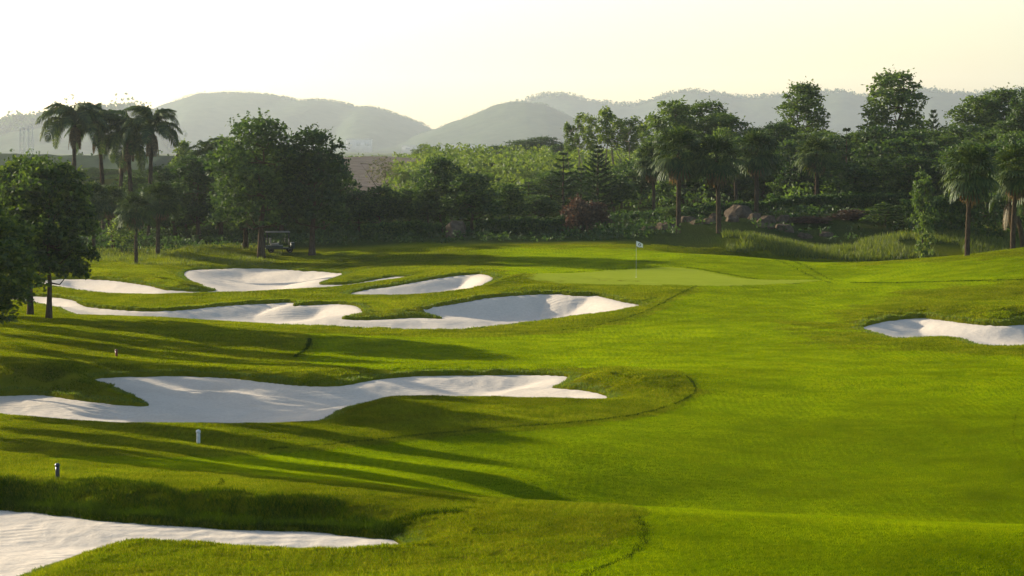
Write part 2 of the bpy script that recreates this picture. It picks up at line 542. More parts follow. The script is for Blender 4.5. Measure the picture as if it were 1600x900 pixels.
# ------------------------------------------------------------------ lie of the land
# heights known along lines of sight (picture point, height) and at plan points (x, y, height)
SIGHT = [
    # near rise and its crest
    (1000, 800, .65), (1150, 808, .65), (1300, 816, .65), (1450, 824, .65), (1600, 832, .65), (1750, 840, .65), (800, 792, .60), (900, 796, .62),
    (1000, 788, -.72), (1300, 804, -.82), (1600, 819, -.88), (1150, 796, -.78), (1450, 811, -.85), (820, 778, -.35), (1750, 825, -.88), (1000, 750, -.45), (1250, 758, -.62), (1500, 768, -.66), (1700, 772, -.66),
    (800, 900, .50), (1200, 900, .45), (1600, 900, .40), (1200, 850, .60), (1500, 865, .58),
    # around the near bunker
    (-150, 748, .62), (0, 752, .66), (150, 758, .70), (300, 763, .70), (450, 769, .68), (560, 777, .63), (650, 792, .55),
    (100, 730, .45), (100, 700, .22), (300, 690, .08), (300, 735, .38), (500, 740, .25), (650, 760, .22), (-100, 700, .35),
    (700, 830, .52), (780, 855, .52), (850, 885, .50), (950, 865, .50), (700, 885, .45), (300, 885, .42), (450, 890, .42), (150, 895, .36), (0, 960, .2),
    # fairway
    (700, 720, -.12), (1100, 710, -.36), (1500, 710, -.42), (1100, 660, -.16), (1500, 650, -.12), (1300, 600, .06), (1700, 680, .05), (900, 700, -.02), (800, 745, -.12),
    # middle bunker and its mounds
    (950, 584, .48), (1010, 592, .40), (1060, 605, .15), (900, 581, .28), (800, 580, .10), (700, 581, .06), (600, 583, .05), (480, 578, .12), (380, 577, .12), (280, 576, .12),
    (600, 655, .10), (800, 648, .12), (950, 642, .02), (600, 695, -.02), (850, 675, .0), (400, 680, .08), (200, 680, .12), (0, 672, .2), (-150, 665, .3),
    (-120, 566, .65), (0, 567, .62), (90, 573, .60), (150, 584, .40), (60, 598, .32),
    # left lawn
    (76, 501, .30), (0, 520, .45), (200, 520, .2), (400, 540, .02), (300, 560, .02), (100, 550, .28), (-100, 500, .6), (-100, 540, .6),
    # centre
    (500, 540, 0), (700, 540, 0), (900, 530, 0), (1100, 530, .08), (1100, 560, .02), (900, 565, 0), (1250, 560, .04),
    # rise to the green
    (1050, 480, .40), (1000, 503, .12), (1100, 460, .62), (1020, 458, .68), (1200, 480, .42), (1200, 510, .18),
    (800, 446, .74), (900, 441, .80), (1000, 440, .84), (1100, 438, .82), (1200, 434, .80), (850, 428, .80), (1000, 428, .86),
    (820, 452, .72), (900, 449, .75), (960, 452, .73), (700, 470, .30), (620, 472, .14), (780, 440, .85),
    # ridge to the right of the green
    (1300, 431, .75), (1400, 421, 1.05), (1500, 406, 1.5), (1600, 390, 1.95), (1720, 372, 2.4), (1300, 460, .5), (1500, 450, .8), (1600, 440, 1.1), (1400, 475, .5),
    (1300, 540, .05), (1500, 570, .06), (1450, 481, .70), (1560, 485, .74), (1650, 486, .78), (1380, 492, .42), (1330, 512, .2),
    # slope behind the green
    (700, 412, .9), (900, 402, 1.15), (1000, 394, 1.35), (800, 390, 1.25), (1100, 396, 1.3), (1200, 404, 1.05), (600, 385, 1.2), (800, 378, 1.5), (1060, 374, 1.7), (1180, 378, 1.55),
    (400, 402, .6), (485, 403, .6), (210, 414, .4), (245, 402, .5), (290, 388, 1.15), (340, 394, .9), (100, 424, .45), (130, 402, .6), (560, 410, .6), (640, 425, .58),
    (400, 413, .42), (320, 415, .5), (530, 432, .40), (330, 445, .45), (210, 430, .5),
    (300, 470, .0), (500, 466, .06), (200, 470, -.02), (420, 468, .02), (100, 460, .06), (700, 421, .95), (760, 424, .98), (620, 436, .44),
    (1300, 388, .85), (1250, 378, 1.2), (1450, 374, 1.55), (1350, 374, 1.4), (1000, 362, 2.0), (1200, 356, 2.2), (1200, 332, 3.0),
]
PLAN = [
    (0, 0, 6.5), (-14, 0, 6.2), (14, 0, 6.2), (0, 12, 4.4), (-20, 12, 4.2), (20, 12, 4.2), (0, 25, 1.7), (-20, 25, 1.6), (20, 25, 1.6), (0, -40, 7), (0, 36, .45), (-12, 36, .3), (12, 36, .3),
    (22, 163, -.35), (30, 165, -.2), (38, 168, .4), (17, 166, .2), (25, 158, .0),
    (-20, 186, 1.5), (-40, 188, 1.2), (0, 192, 2.3), (15, 194, 2.7), (30, 194, 2.9), (45, 192, 3.2), (-60, 180, 1.0),
    (0, 250, 3.2), (30, 250, 4.0), (-40, 250, 1.6), (60, 250, 4.2), (-22, 262, 3.2), (-18, 330, 6.9), (-26, 330, 6.6), (-5, 335, 5.7), (8, 400, 5.2), (8, 350, 5.6), (20, 350, 6.0), (-52, 350, 3.2), (45, 350, 5.5),
    (-35, 130, .7), (-35, 100, .9), (-30, 75, .8), (-45, 60, .8), (-40, 160, .8), (40, 120, 1.3), (35, 90, .5), (40, 60, .5),
]
ctrl = np.array([at_z(*s) for s in SIGHT] + PLAN, dtype=float)
cxy = ctrl[:, :2] / 50.0


def tps_u(r2):
    return np.where(r2 > 1e-12, r2 * np.log(np.maximum(r2, 1e-12)), 0.0)


_n = len(ctrl)
_d2 = ((cxy[:, None, :] - cxy[None, :, :]) ** 2).sum(-1)
_A = np.zeros((_n + 3, _n + 3))
_A[:_n, :_n] = tps_u(_d2) + np.eye(_n) * 4e-4
_A[:_n, _n] = 1
_A[:_n, _n + 1:] = cxy
_A[_n:, :_n] = _A[:_n, _n:].T
_sol = np.linalg.solve(_A, np.concatenate([ctrl[:, 2], np.zeros(3)]))


def base_h(X, Y):
    X = np.asarray(X, dtype=float).ravel()
    Y = np.asarray(Y, dtype=float).ravel()
    out = np.zeros(len(X))
    for i in range(0, len(X), 40000):
        p = np.stack([X[i:i + 40000], Y[i:i + 40000]], 1) / 50.0
        d2 = ((p[:, None, :] - cxy[None]) ** 2).sum(-1)
        out[i:i + 40000] = tps_u(d2) @ _sol[:_n] + _sol[_n] + p @ _sol[_n + 1:]
    # fade to a flat valley far away and to the sides
    far = np.maximum(sstep(400, 520, Y), sstep(60, 120, np.abs(X) - 0.35 * np.maximum(Y - 120, 0)))
    out = np.clip(out, -1.5, 9)
    out = out * (1 - far) + 0.4 * far
    out += 0.15 * vnoise(X / 15.0 + 3, Y / 19.0) * sstep(44, 60, Y) + 0.05 * vnoise(X / 9.0, Y / 9.0) + 0.025 * vnoise(X / 3.1 + 40, Y / 3.1)
    return out


# ---- bunkers: outline along the sand's edge (picture point + height of the sand there)
BUNK = {
    'A': dict(floor=-.12, w=1.6, face=1.25, lip=.05, pts=[(-140, 800, .1), (0, 797, .12), (60, 801, .12), (120, 808, .12), (200, 816, .12), (290, 822, .12), (380, 828, .12), (450, 829, .12), (510, 833, .12), (560, 837, .12), (600, 842, .12), (626, 848, .12), (633, 857, .12), (615, 866, .12), (560, 871, .12), (500, 874, .1), (400, 870, .1), (300, 866, .08), (220, 867, .05), (140, 874, .05), (70, 890, .05), (10, 912, .05), (-60, 935, .05), (-150, 940, .05), (-230, 880, .05), (-220, 820, .05)]),
    'B': dict(floor=-.50, w=1.9, face=1.7, lip=.06, pts=[(-60, 621, -.2), (0, 619, -.2), (40, 617, -.2), (80, 619, -.2), (120, 625, -.22), (170, 631, -.25), (205, 634, -.28), (231, 634, -.3), (222, 627, -.3), (190, 611, -.2), (160, 600, -.15), (146, 594, -.12), (170, 590, -.1), (250, 588, -.1), (300, 588, -.1), (370, 592, -.1), (420, 598, -.1), (460, 602, -.1), (500, 604, -.1), (535, 603, -.1), (560, 598, -.1), (600, 592, -.1), (650, 588, -.1), (700, 587, -.1), (770, 586, -.08), (830, 586, -.08), (882, 588, -.05), (888, 591, -.05), (876, 600, -.1), (864, 606, -.18), (890, 608, -.12), (915, 611, -.1), (937, 615, -.08), (951, 623, -.05), (930, 629, -.05), (880, 632, -.08), (830, 633, -.1), (760, 633, -.1), (680, 632, -.1), (610, 631, -.1), (560, 634, -.1), (530, 643, -.1), (505, 657, -.1), (490, 662, -.1), (455, 665, -.1), (400, 666, -.1), (330, 666, -.1), (200, 665, -.1), (100, 660, -.1), (0, 654, -.1), (-90, 648, -.1), (-130, 634, -.15)]),
    'C': dict(floor=-.42, w=2.2, face=2.4, lip=.05, pts=[(58, 441, .2), (80, 437, .2), (130, 436, .2), (180, 439, .2), (230, 446, .15), (260, 453, .1), (290, 455, .05), (320, 456, 0), (338, 453, 0), (320, 448, .05), (300, 440, .1), (290, 433, .15), (287, 427, .18), (300, 422, .2), (340, 420, .2), (380, 419, .2), (430, 420, .2), (470, 423, .2), (500, 424, .2), (520, 426, .2), (536, 428, .2), (520, 435, .15), (500, 442, .12), (507, 445, .12), (540, 444, .15), (570, 440, .2), (610, 433, .3), (648, 433, .35), (620, 439, .25), (560, 448, .1), (500, 455, .05), (430, 459, 0), (370, 461, 0), (300, 462, 0), (230, 462, 0), (160, 458, .02), (100, 450, .1)]),
    'D': dict(floor=-.05, w=1.9, face=2.0, lip=.05, pts=[(546, 461, .18), (570, 453, .3), (620, 446, .45), (670, 437, .62), (720, 430, .78), (750, 428, .85), (770, 433, .82), (764, 441, .62), (745, 450, .45), (720, 458, .3), (690, 463, .2), (640, 464, .18), (590, 463, .15)]),
    'E': dict(floor=-.60, w=1.9, face=2.0, lip=.07, pts=[(0, 462, .1), (30, 463, .1), (60, 463, .1), (90, 465, .1), (118, 470, .08), (124, 474, .05), (135, 479, .0), (160, 482, -.02), (200, 485, -.02), (240, 486, -.02), (290, 484, -.02), (340, 479, 0), (400, 475, .02), (448, 473, .05), (464, 474, .05), (458, 478, .02), (480, 477, .02), (520, 475, .08), (550, 477, .1), (564, 483, .05), (566, 489, -.05), (545, 494, -.2), (534, 498, -.25), (560, 500, -.3), (600, 499, -.28), (650, 497, -.28), (690, 498, -.3), (668, 492, -.2), (640, 488, -.05), (632, 486, .0), (660, 482, .1), (700, 476, .22), (760, 466, .42), (800, 462, .5), (850, 459, .55), (880, 460, .55), (900, 462, .52), (930, 462, .52), (950, 466, .48), (975, 472, .4), (1000, 477, .33), (980, 483, .2), (940, 490, .05), (880, 497, -.05), (820, 505, -.08), (770, 511, -.1), (720, 515, -.1), (650, 516, -.1), (570, 513, -.1), (500, 510, -.1), (440, 508, -.1), (350, 504, -.1), (260, 499, -.1), (200, 497, -.1), (130, 495, -.08), (112, 490, -.05), (95, 482, .0), (60, 475, .05), (30, 470, .08), (0, 470, .1)]),
    'F': dict(floor=-.45, w=1.7, face=2.2, lip=.10, pts=[(1347, 514, .08), (1360, 507, .1), (1400, 500, .14), (1440, 497, .15), (1470, 500, .15), (1500, 504, .15), (1540, 508, .15), (1570, 509, .15), (1600, 507, .15), (1650, 506, .15), (1710, 515, .12), (1720, 530, .05), (1660, 541, .02), (1600, 543, .0), (1560, 543, .0), (1530, 540, .0), (1505, 532, .0), (1480, 530, .0), (1440, 530, .0), (1400, 530, .0), (1375, 524, .03)]),
}


def catmull(P, sub=4):
    P = np.asarray(P, dtype=float)
    n = len(P)
    out = []
    for i in range(n):
        p0, p1, p2, p3 = P[i - 1], P[i], P[(i + 1) % n], P[(i + 2) % n]
        for k in range(sub):
            t = k / sub
            out.append(0.5 * (2 * p1 + (p2 - p0) * t + (2 * p0 - 5 * p1 + 4 * p2 - p3) * t * t + (3 * p1 - p0 - 3 * p2 + p3) * t ** 3))
    return np.array(out)


def sdf(X, Y, P):
    """signed distance to a closed outline (negative inside), in plan"""
    A = P[:, :2]
    B = np.roll(A, -1, axis=0)
    AB = B - A
    L2 = (AB ** 2).sum(1) + 1e-12
    out = np.zeros(len(X))
    for i in range(0, len(X), 15000):
        x = X[i:i + 15000, None]
        y = Y[i:i + 15000, None]
        t = np.clip(((x - A[:, 0]) * AB[:, 0] + (y - A[:, 1]) * AB[:, 1]) / L2, 0, 1)
        d = np.sqrt(((x - A[:, 0] - t * AB[:, 0]) ** 2 + (y - A[:, 1] - t * AB[:, 1]) ** 2).min(1))
        c = ((A[:, 1] > y) != (B[:, 1] > y)) & (x < A[:, 0] + (y - A[:, 1]) / (np.where(np.abs(AB[:, 1]) < 1e-9, 1e-9, AB[:, 1])) * AB[:, 0])
        ins = (c.sum(1) % 2) == 1
        out[i:i + 15000] = np.where(ins, -d, d)
    return out


def edge_z(X, Y, P, vals=None):
    out = np.zeros(len(X))
    for i in range(0, len(X), 15000):
        d2 = (X[i:i + 15000, None] - P[:, 0]) ** 2 + (Y[i:i + 15000, None] - P[:, 1]) ** 2 + 0.02
        w = d2 ** -1.6
        out[i:i + 15000] = (w * (P[:, 2] if vals is None else vals)).sum(1) / w.sum(1)
    return out


for b in BUNK.values():
    b['poly'] = catmull([at_z(*p) for p in b['pts']], 4)
    P = b['poly']
    dxy = np.roll(P, -1, axis=0)[:, :2] - np.roll(P, 1, axis=0)[:, :2]
    area = np.sum(P[:, 0] * np.roll(P[:, 1], -1) - np.roll(P[:, 0], -1) * P[:, 1])
    ny = -dxy[:, 0] * np.sign(area) / (np.linalg.norm(dxy, axis=1) + 1e-9)      # outward normal, +1 on the far side
    ny = np.convolve(np.r_[ny[-4:], ny, ny[:4]], np.ones(9) / 9, 'valid')
    b['lipv'] = b['lip'] * (.7 + 1.5 * np.clip(ny, 0, 1))
    b['bb'] = (P[:, 0].min() - 7, P[:, 0].max() + 7, P[:, 1].min() - 7, P[:, 1].max() + 7)

GREEN = catmull([at_z(px, py, .82) for px, py in [(826, 434), (880, 428.5), (960, 424.5), (1050, 422), (1120, 427), (1180, 434), (1285, 432.5), (1250, 438), (1150, 443), (1050, 446.5), (960, 447), (880, 446), (815, 441)]], 4)
ROUGH = [catmull([at_z(px, py, .12) for px, py in pts], 3) for pts in [
    [(-300, 722), (150, 728), (300, 722), (420, 705), (545, 690), (680, 680), (780, 672), (870, 665), (950, 655), (1010, 645), (1060, 631), (1086, 617), (1078, 601), (1010, 583), (900, 575), (700, 577), (500, 575), (462, 562), (482, 545), (484, 533), (470, 515), (300, 500), (100, 490), (-300, 480)],
    [(-400, 738), (0, 742), (200, 752), (345, 764), (410, 768), (600, 775), (800, 785), (930, 797), (1000, 825), (1007, 845), (985, 868), (930, 890), (880, 915), (760, 980), (-400, 980)],
    [(-300, 492), (100, 500), (450, 515), (780, 522), (920, 508), (1000, 495), (1050, 481), (1092, 467), (1040, 463), (960, 458), (850, 454), (780, 450), (778, 428), (740, 416), (600, 398), (-300, 394)],
    [(1255, 520), (1330, 488), (1450, 472), (1720, 472), (1760, 530), (1700, 562), (1560, 555), (1400, 545)],
    [(1320, 436), (1450, 441), (1620, 448), (1750, 440), (1750, 380), (1600, 384), (1400, 416)],
]]


P_soft = {id(ROUGH[3]): 2.2, id(ROUGH[4]): 1.2, id(ROUGH[1]): .25, id(ROUGH[2]): .5}


def terrain(X, Y, want_rough=False, Z=None):
    """height of the turf; inside a bunker the turf dives below the sand"""
    X = np.asarray(X, dtype=float).ravel()
    Y = np.asarray(Y, dtype=float).ravel()
    Z = base_h(X, Y) if Z is None else Z.copy()
    rough = np.zeros(len(X))
    dmin = np.full(len(X), 99.0)
    for b in BUNK.values():
        x0, x1, y0, y1 = b['bb']
        k = np.where((X > x0) & (X < x1) & (Y > y0) & (Y < y1))[0]
        if not len(k):
            continue
        x, y = X[k], Y[k]
        d = sdf(x, y, b['poly']) + 0.05 * vnoise(x * 2.3, y * 2.3) + 0.03 * vnoise(x * 6.0, y * 6.0)
        ez = edge_z(x, y, b['poly'])
        f = b['face']
        s = sstep(0, f, d)
        lipv = edge_z(x, y, b['poly'], b['lipv']) * (1 + 0.5 * vnoise(x * 1.7 + 9, y * 1.7))
        zo = (ez + lipv) * (1 - s) + Z[k] * s
        zi = ez + lipv - (np.clip(-d, 0, .25) / .25) * (.35 + lipv)
        e = np.exp(-(np.maximum(-d, 0) / b['w']) ** 2)
        zsand = ez * e + b['floor'] * (1 - e)
        zi = np.where(d < -.25, np.minimum(zsand - .35, zi), zi)
        Z[k] = np.where(d > 0, zo, zi)
        dmin[k] = np.minimum(dmin[k], d)
    if want_rough:
        for P in ROUGH:
            x0, x1, y0, y1 = P[:, 0].min() - 1, P[:, 0].max() + 1, P[:, 1].min() - 1, P[:, 1].max() + 1
            k = np.where((X > x0) & (X < x1) & (Y > y0) & (Y < y1))[0]
            if len(k):
                d = sdf(X[k], Y[k], P)
                sw = P_soft[id(P)] if id(P) in P_soft else .12
                rough[k] = np.maximum(rough[k], 1 - sstep(-sw, sw, d + sw * .8 * vnoise(X[k] * .8, Y[k] * .8)))
        rough = np.maximum(rough, sstep(162, 168, Y))
        return Z, rough, dmin
    return Z


# ---- one sheet of ground from behind the tee to the far valley
u_in = np.linspace(-.232, .232, 640)
u_out = .232 + (np.linspace(0, 1, 46)[1:] ** 1.8) * 1.0
U = np.concatenate([-u_out[::-1], u_in, u_out])
Yn = np.linspace(-60, 38, 30)
Ym = 1.0 / np.linspace(1 / 39.0, 1 / 262.0, 770)
Yf = np.concatenate([np.linspace(265, 420, 70), np.geomspace(430, 6100, 66)])
YR = np.concatenate([Yn, Ym, Yf])
GX = U[None, :] * np.maximum(YR, 26.0)[:, None]
GY = np.repeat(YR[:, None], len(U), 1)
nr, nc = GX.shape
ri = np.unique(np.r_[np.arange(0, nr, 3), nr - 1])
ci = np.unique(np.r_[np.arange(0, nc, 4), nc - 1])
hc = base_h(GX[np.ix_(ri, ci)], GY[np.ix_(ri, ci)]).reshape(len(ri), len(ci))
hr = np.stack([np.interp(np.arange(nc), ci, r) for r in hc])
HB = np.stack([np.interp(np.arange(nr), ri, hr[:, j]) for j in range(nc)], 1)
gz, grough, gd = terrain(GX, GY, True, HB.ravel())
nr, nc = GX.shape
gx, gy = GX.ravel(), GY.ravel()
# longer turf stands a little higher than the mown fairway
gz = gz + 0.012 * grough * (gd > 0) * (gy < 160) + grough * 0.018 * vnoise(gx * 2.2, gy * 2.2) * (gd > 0.1)
# drifts of taller unmown grass
idx = np.arange(nr * nc).reshape(nr, nc)
gq = np.stack([idx[:-1, :-1], idx[:-1, 1:], idx[1:, 1:], idx[1:, :-1]], -1).reshape(-1, 4)
soil = sstep(.0, .25, 1 - ((gx + 17.6 + .045 * (gy - 275)) / 5.5) ** 2 - ((gy - 272) / 34.0) ** 2) + sstep(.0, .25, .9 - ((gx + 19.5) / 9.0) ** 2 - ((gy - 322) / 34.0) ** 2) + sstep(0.05, 0.3, vnoise(gx / 7, gy / 7)) * (gy > 186) * (gy < 245) * (gx < 25) * 0.9
under = sstep(232, 240, gy) * (1 - np.clip(soil, 0, 1)) * .75 + sstep(166, 172, gy + 2.5 * vnoise(gx / 6, gy / 6) - np.clip(gx - 14, 0, 12) * .3) * (1 - sstep(230, 260, gy))  # dark undergrowth tone; also puts tree shade of the right bank into the colour
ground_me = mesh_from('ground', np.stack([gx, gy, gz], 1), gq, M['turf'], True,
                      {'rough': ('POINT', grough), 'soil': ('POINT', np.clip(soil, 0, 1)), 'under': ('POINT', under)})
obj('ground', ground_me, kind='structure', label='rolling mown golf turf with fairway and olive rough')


def sub_sheet(sel, z):
    """the quads of the ground grid whose corners are all in sel, with heights z"""
    q = gq[sel[gq].all(1)]
    used = np.unique(q)
    remap = np.zeros(nr * nc, dtype=int)
    remap[used] = np.arange(len(used))
    return np.stack([gx[used], gy[used], z[used]], 1), remap[q]


def sand_z(X, Y, b, d=None):
    if d is None:
        d = sdf(X, Y, b['poly'])
    ez = edge_z(X, Y, b['poly'])
    e = np.exp(-(np.maximum(-d, 0) / b['w']) ** 2)
    z = ez * e + b['floor'] * (1 - e) + 0.03 * vnoise(X / 1.3, Y / 1.3) * sstep(0, 1.0, -d) + 0.05 * vnoise(X / 3.7, Y / 3.7) * sstep(0, 1.5, -d)
    z += 0.012 * vnoise(X * 3.1, Y * 3.1)
    return z


BLABEL = {
    'A': 'pale sand bunker below the tall shaggy grass face beside the dark stake',
    'B': 'long pale sand bunker with a grass tongue, behind the white stake',
    'C': 'wide pale sand bunker farthest up the slope below the left trees',
    'D': 'small slanting pale sand bunker cut into the bank of the green',
    'E': 'longest pale sand bunker with a grassy island spit below the green',
    'F': 'pale sand bunker with a shaggy lip in the right hand fairway slope',
}
for key, b in BUNK.items():
    x0, x1, y0, y1 = b['bb']
    k = np.where((gx > x0) & (gx < x1) & (gy > y0) & (gy < y1))[0]
    d = sdf(gx[k], gy[k], b['poly'])
    sel = np.zeros(nr * nc, dtype=bool)
    sel[k] = d < 0.32
    z = np.zeros(nr * nc)
    z[k] = sand_z(gx[k], gy[k], b, d) - 0.4 * np.clip(d, 0, .4)
    v, q = sub_sheet(sel, z)
    obj('sand_bunker', mesh_from('sand_bunker', v, q, M['sand'], True), kind='structure', label=BLABEL[key])

k = np.where((gx > -3) & (gx < 24) & (gy > 118) & (gy < 155))[0]
sel = np.zeros(nr * nc, dtype=bool)
sel[k] = sdf(gx[k], gy[k], GREEN) < 0
v, q = sub_sheet(sel, gz + 0.022)
obj('putting_green', mesh_from('putting_green', v, q, M['green'], True), kind='structure', label='smooth pale putting green around the flagstick')


GZ = gz.reshape(nr, nc)


def ground_z(X, Y):
    """height of the ground sheet at plan points"""
    X = np.asarray(X, dtype=float)
    Y = np.asarray(Y, dtype=float)
    fi = np.interp(Y, YR, np.arange(nr))
    u = X / np.maximum(Y, 26.0)
    fj = np.interp(u, U, np.arange(nc))
    i = np.clip(fi.astype(int), 0, nr - 2)
    j = np.clip(fj.astype(int), 0, nc - 2)
    a = fi - i
    b = fj - j
    return (GZ[i, j] * (1 - b) + GZ[i, j + 1] * b) * (1 - a) + (GZ[i + 1, j] * (1 - b) + GZ[i + 1, j + 1] * b) * a


def gh(x, y):
    return float(ground_z([x], [y])[0])


# ------------------------------------------------------------------ grass as blades
def blades(name, X, Y, hgt, wid, mat, lean=0.5, label=None, two=False, sink=0.01):
    n = len(X)
    Z = ground_z(X, Y) - sink
    h = hgt * (0.55 + 0.9 * rng.random(n))
    th = rng.random(n) * 2 * math.pi
    l = lean * h * (0.3 + rng.random(n))
    la = rng.random(n) * 2 * math.pi
    w = wid * (0.7 + .6 * rng.random(n))
    B = np.stack([X, Y, Z], 1)
    side = np.stack([np.cos(th) * w / 2, np.sin(th) * w / 2, np.zeros(n)], 1)
    tip = B + np.stack([np.cos(la) * l, np.sin(la) * l, h], 1)
    V = np.stack([B - side, B + side, tip], 1).reshape(-1, 3)
    F = np.arange(3 * n).reshape(n, 3)
    me = mesh_from(name, V, F, mat, False, {'rnd': ('FACE', rng.random(n))})
    return obj(name, me, kind='stuff', label=label, cat='grass')


def sdf_fast(X, Y, key):
    """signed distance to a bunker edge, worked out only close to it"""
    b = BUNK[key]
    x0, x1, y0, y1 = b['bb']
    out = np.full(len(X), 9.0)
    k = np.where((X > x0 + 6) & (X < x1 - 6) & (Y > y0 + 6) & (Y < y1 - 6))[0]
    out[k] = sdf(X[k], Y[k], b['poly'])
    return out


def sample_near(b, dmin, dmax, n, cond=None):
    """random plan points at dmin..dmax outside a bunker's edge"""
    P = b['poly']
    nx = P
    i = rng.integers(0, len(P), n * 2)
    t = rng.random(n * 2)
    Q = np.roll(P, -1, axis=0)
    seglen = np.linalg.norm((Q - P)[:, :2], axis=1)
    pr = seglen / seglen.sum()
    i = rng.choice(len(P), n * 2, p=pr)
    p = P[i] * (1 - t)[:, None] + Q[i] * t[:, None]
    r = dmax * np.sqrt(rng.random(n * 2))
    a = rng.random(n * 2) * 2 * math.pi
    X = p[:, 0] + r * np.cos(a)
    Y = p[:, 1] + r * np.sin(a)
    dd = np.full(len(X), 99.0)
    for bb in BUNK.values():
        dd = np.minimum(dd, sdf(X, Y, bb['poly']))
    ok = (dd > dmin) & (dd < dmax)
    if cond is not None:
        ok &= cond(X, Y)
    return X[ok][:n], Y[ok][:n]


bl = [('A', .45, 24000, .06, .022, 'shaggy grass fringe round the near bunker'), ('B', .5, 18000, .055, .03, 'shaggy grass fringe round the long middle bunker'),
      ('C', .6, 8000, .06, .045, 'grass fringe round the bunker below the left trees'), ('D', .6, 4500, .06, .045, 'grass fringe round the small slanting bunker'),
      ('E', .6, 12000, .06, .045, 'grass fringe round the longest bunker'), ('F', .6, 6000, .07, .04, 'grass fringe round the right hand bunker')]
for key, w, n, h, wd, lab in bl:
    X, Y = sample_near(BUNK[key], -.02, w, n)
    blades('fringe_grass', X, Y, h, wd, M['grass_dark'], .7, lab)

# shaggy face of the near bunker
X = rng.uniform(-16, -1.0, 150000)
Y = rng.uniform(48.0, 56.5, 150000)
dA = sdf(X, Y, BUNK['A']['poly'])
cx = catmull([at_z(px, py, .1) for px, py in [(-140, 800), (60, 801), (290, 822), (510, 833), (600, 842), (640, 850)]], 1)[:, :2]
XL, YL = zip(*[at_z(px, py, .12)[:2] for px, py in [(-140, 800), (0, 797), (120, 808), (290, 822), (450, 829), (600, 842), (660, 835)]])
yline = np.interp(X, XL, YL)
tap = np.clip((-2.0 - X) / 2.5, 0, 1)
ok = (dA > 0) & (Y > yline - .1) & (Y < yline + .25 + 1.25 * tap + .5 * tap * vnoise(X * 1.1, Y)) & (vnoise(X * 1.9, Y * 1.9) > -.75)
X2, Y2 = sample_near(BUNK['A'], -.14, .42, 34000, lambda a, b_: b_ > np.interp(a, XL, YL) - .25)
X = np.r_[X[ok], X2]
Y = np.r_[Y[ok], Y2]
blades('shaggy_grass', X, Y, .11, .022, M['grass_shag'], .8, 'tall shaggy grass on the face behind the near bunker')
# ---- turf blades everywhere in view: small patches of blades laid over the ground
def field(F, X, Y):
    """value of a per-vertex field of the ground sheet at plan points"""
    i = np.clip(np.rint(np.interp(Y, YR, np.arange(nr))).astype(int), 0, nr - 1)
    j = np.clip(np.rint(np.interp(X / np.maximum(Y, 26.0), U, np.arange(nc))).astype(int), 0, nc - 1)
    return F.reshape(nr, nc)[i, j]


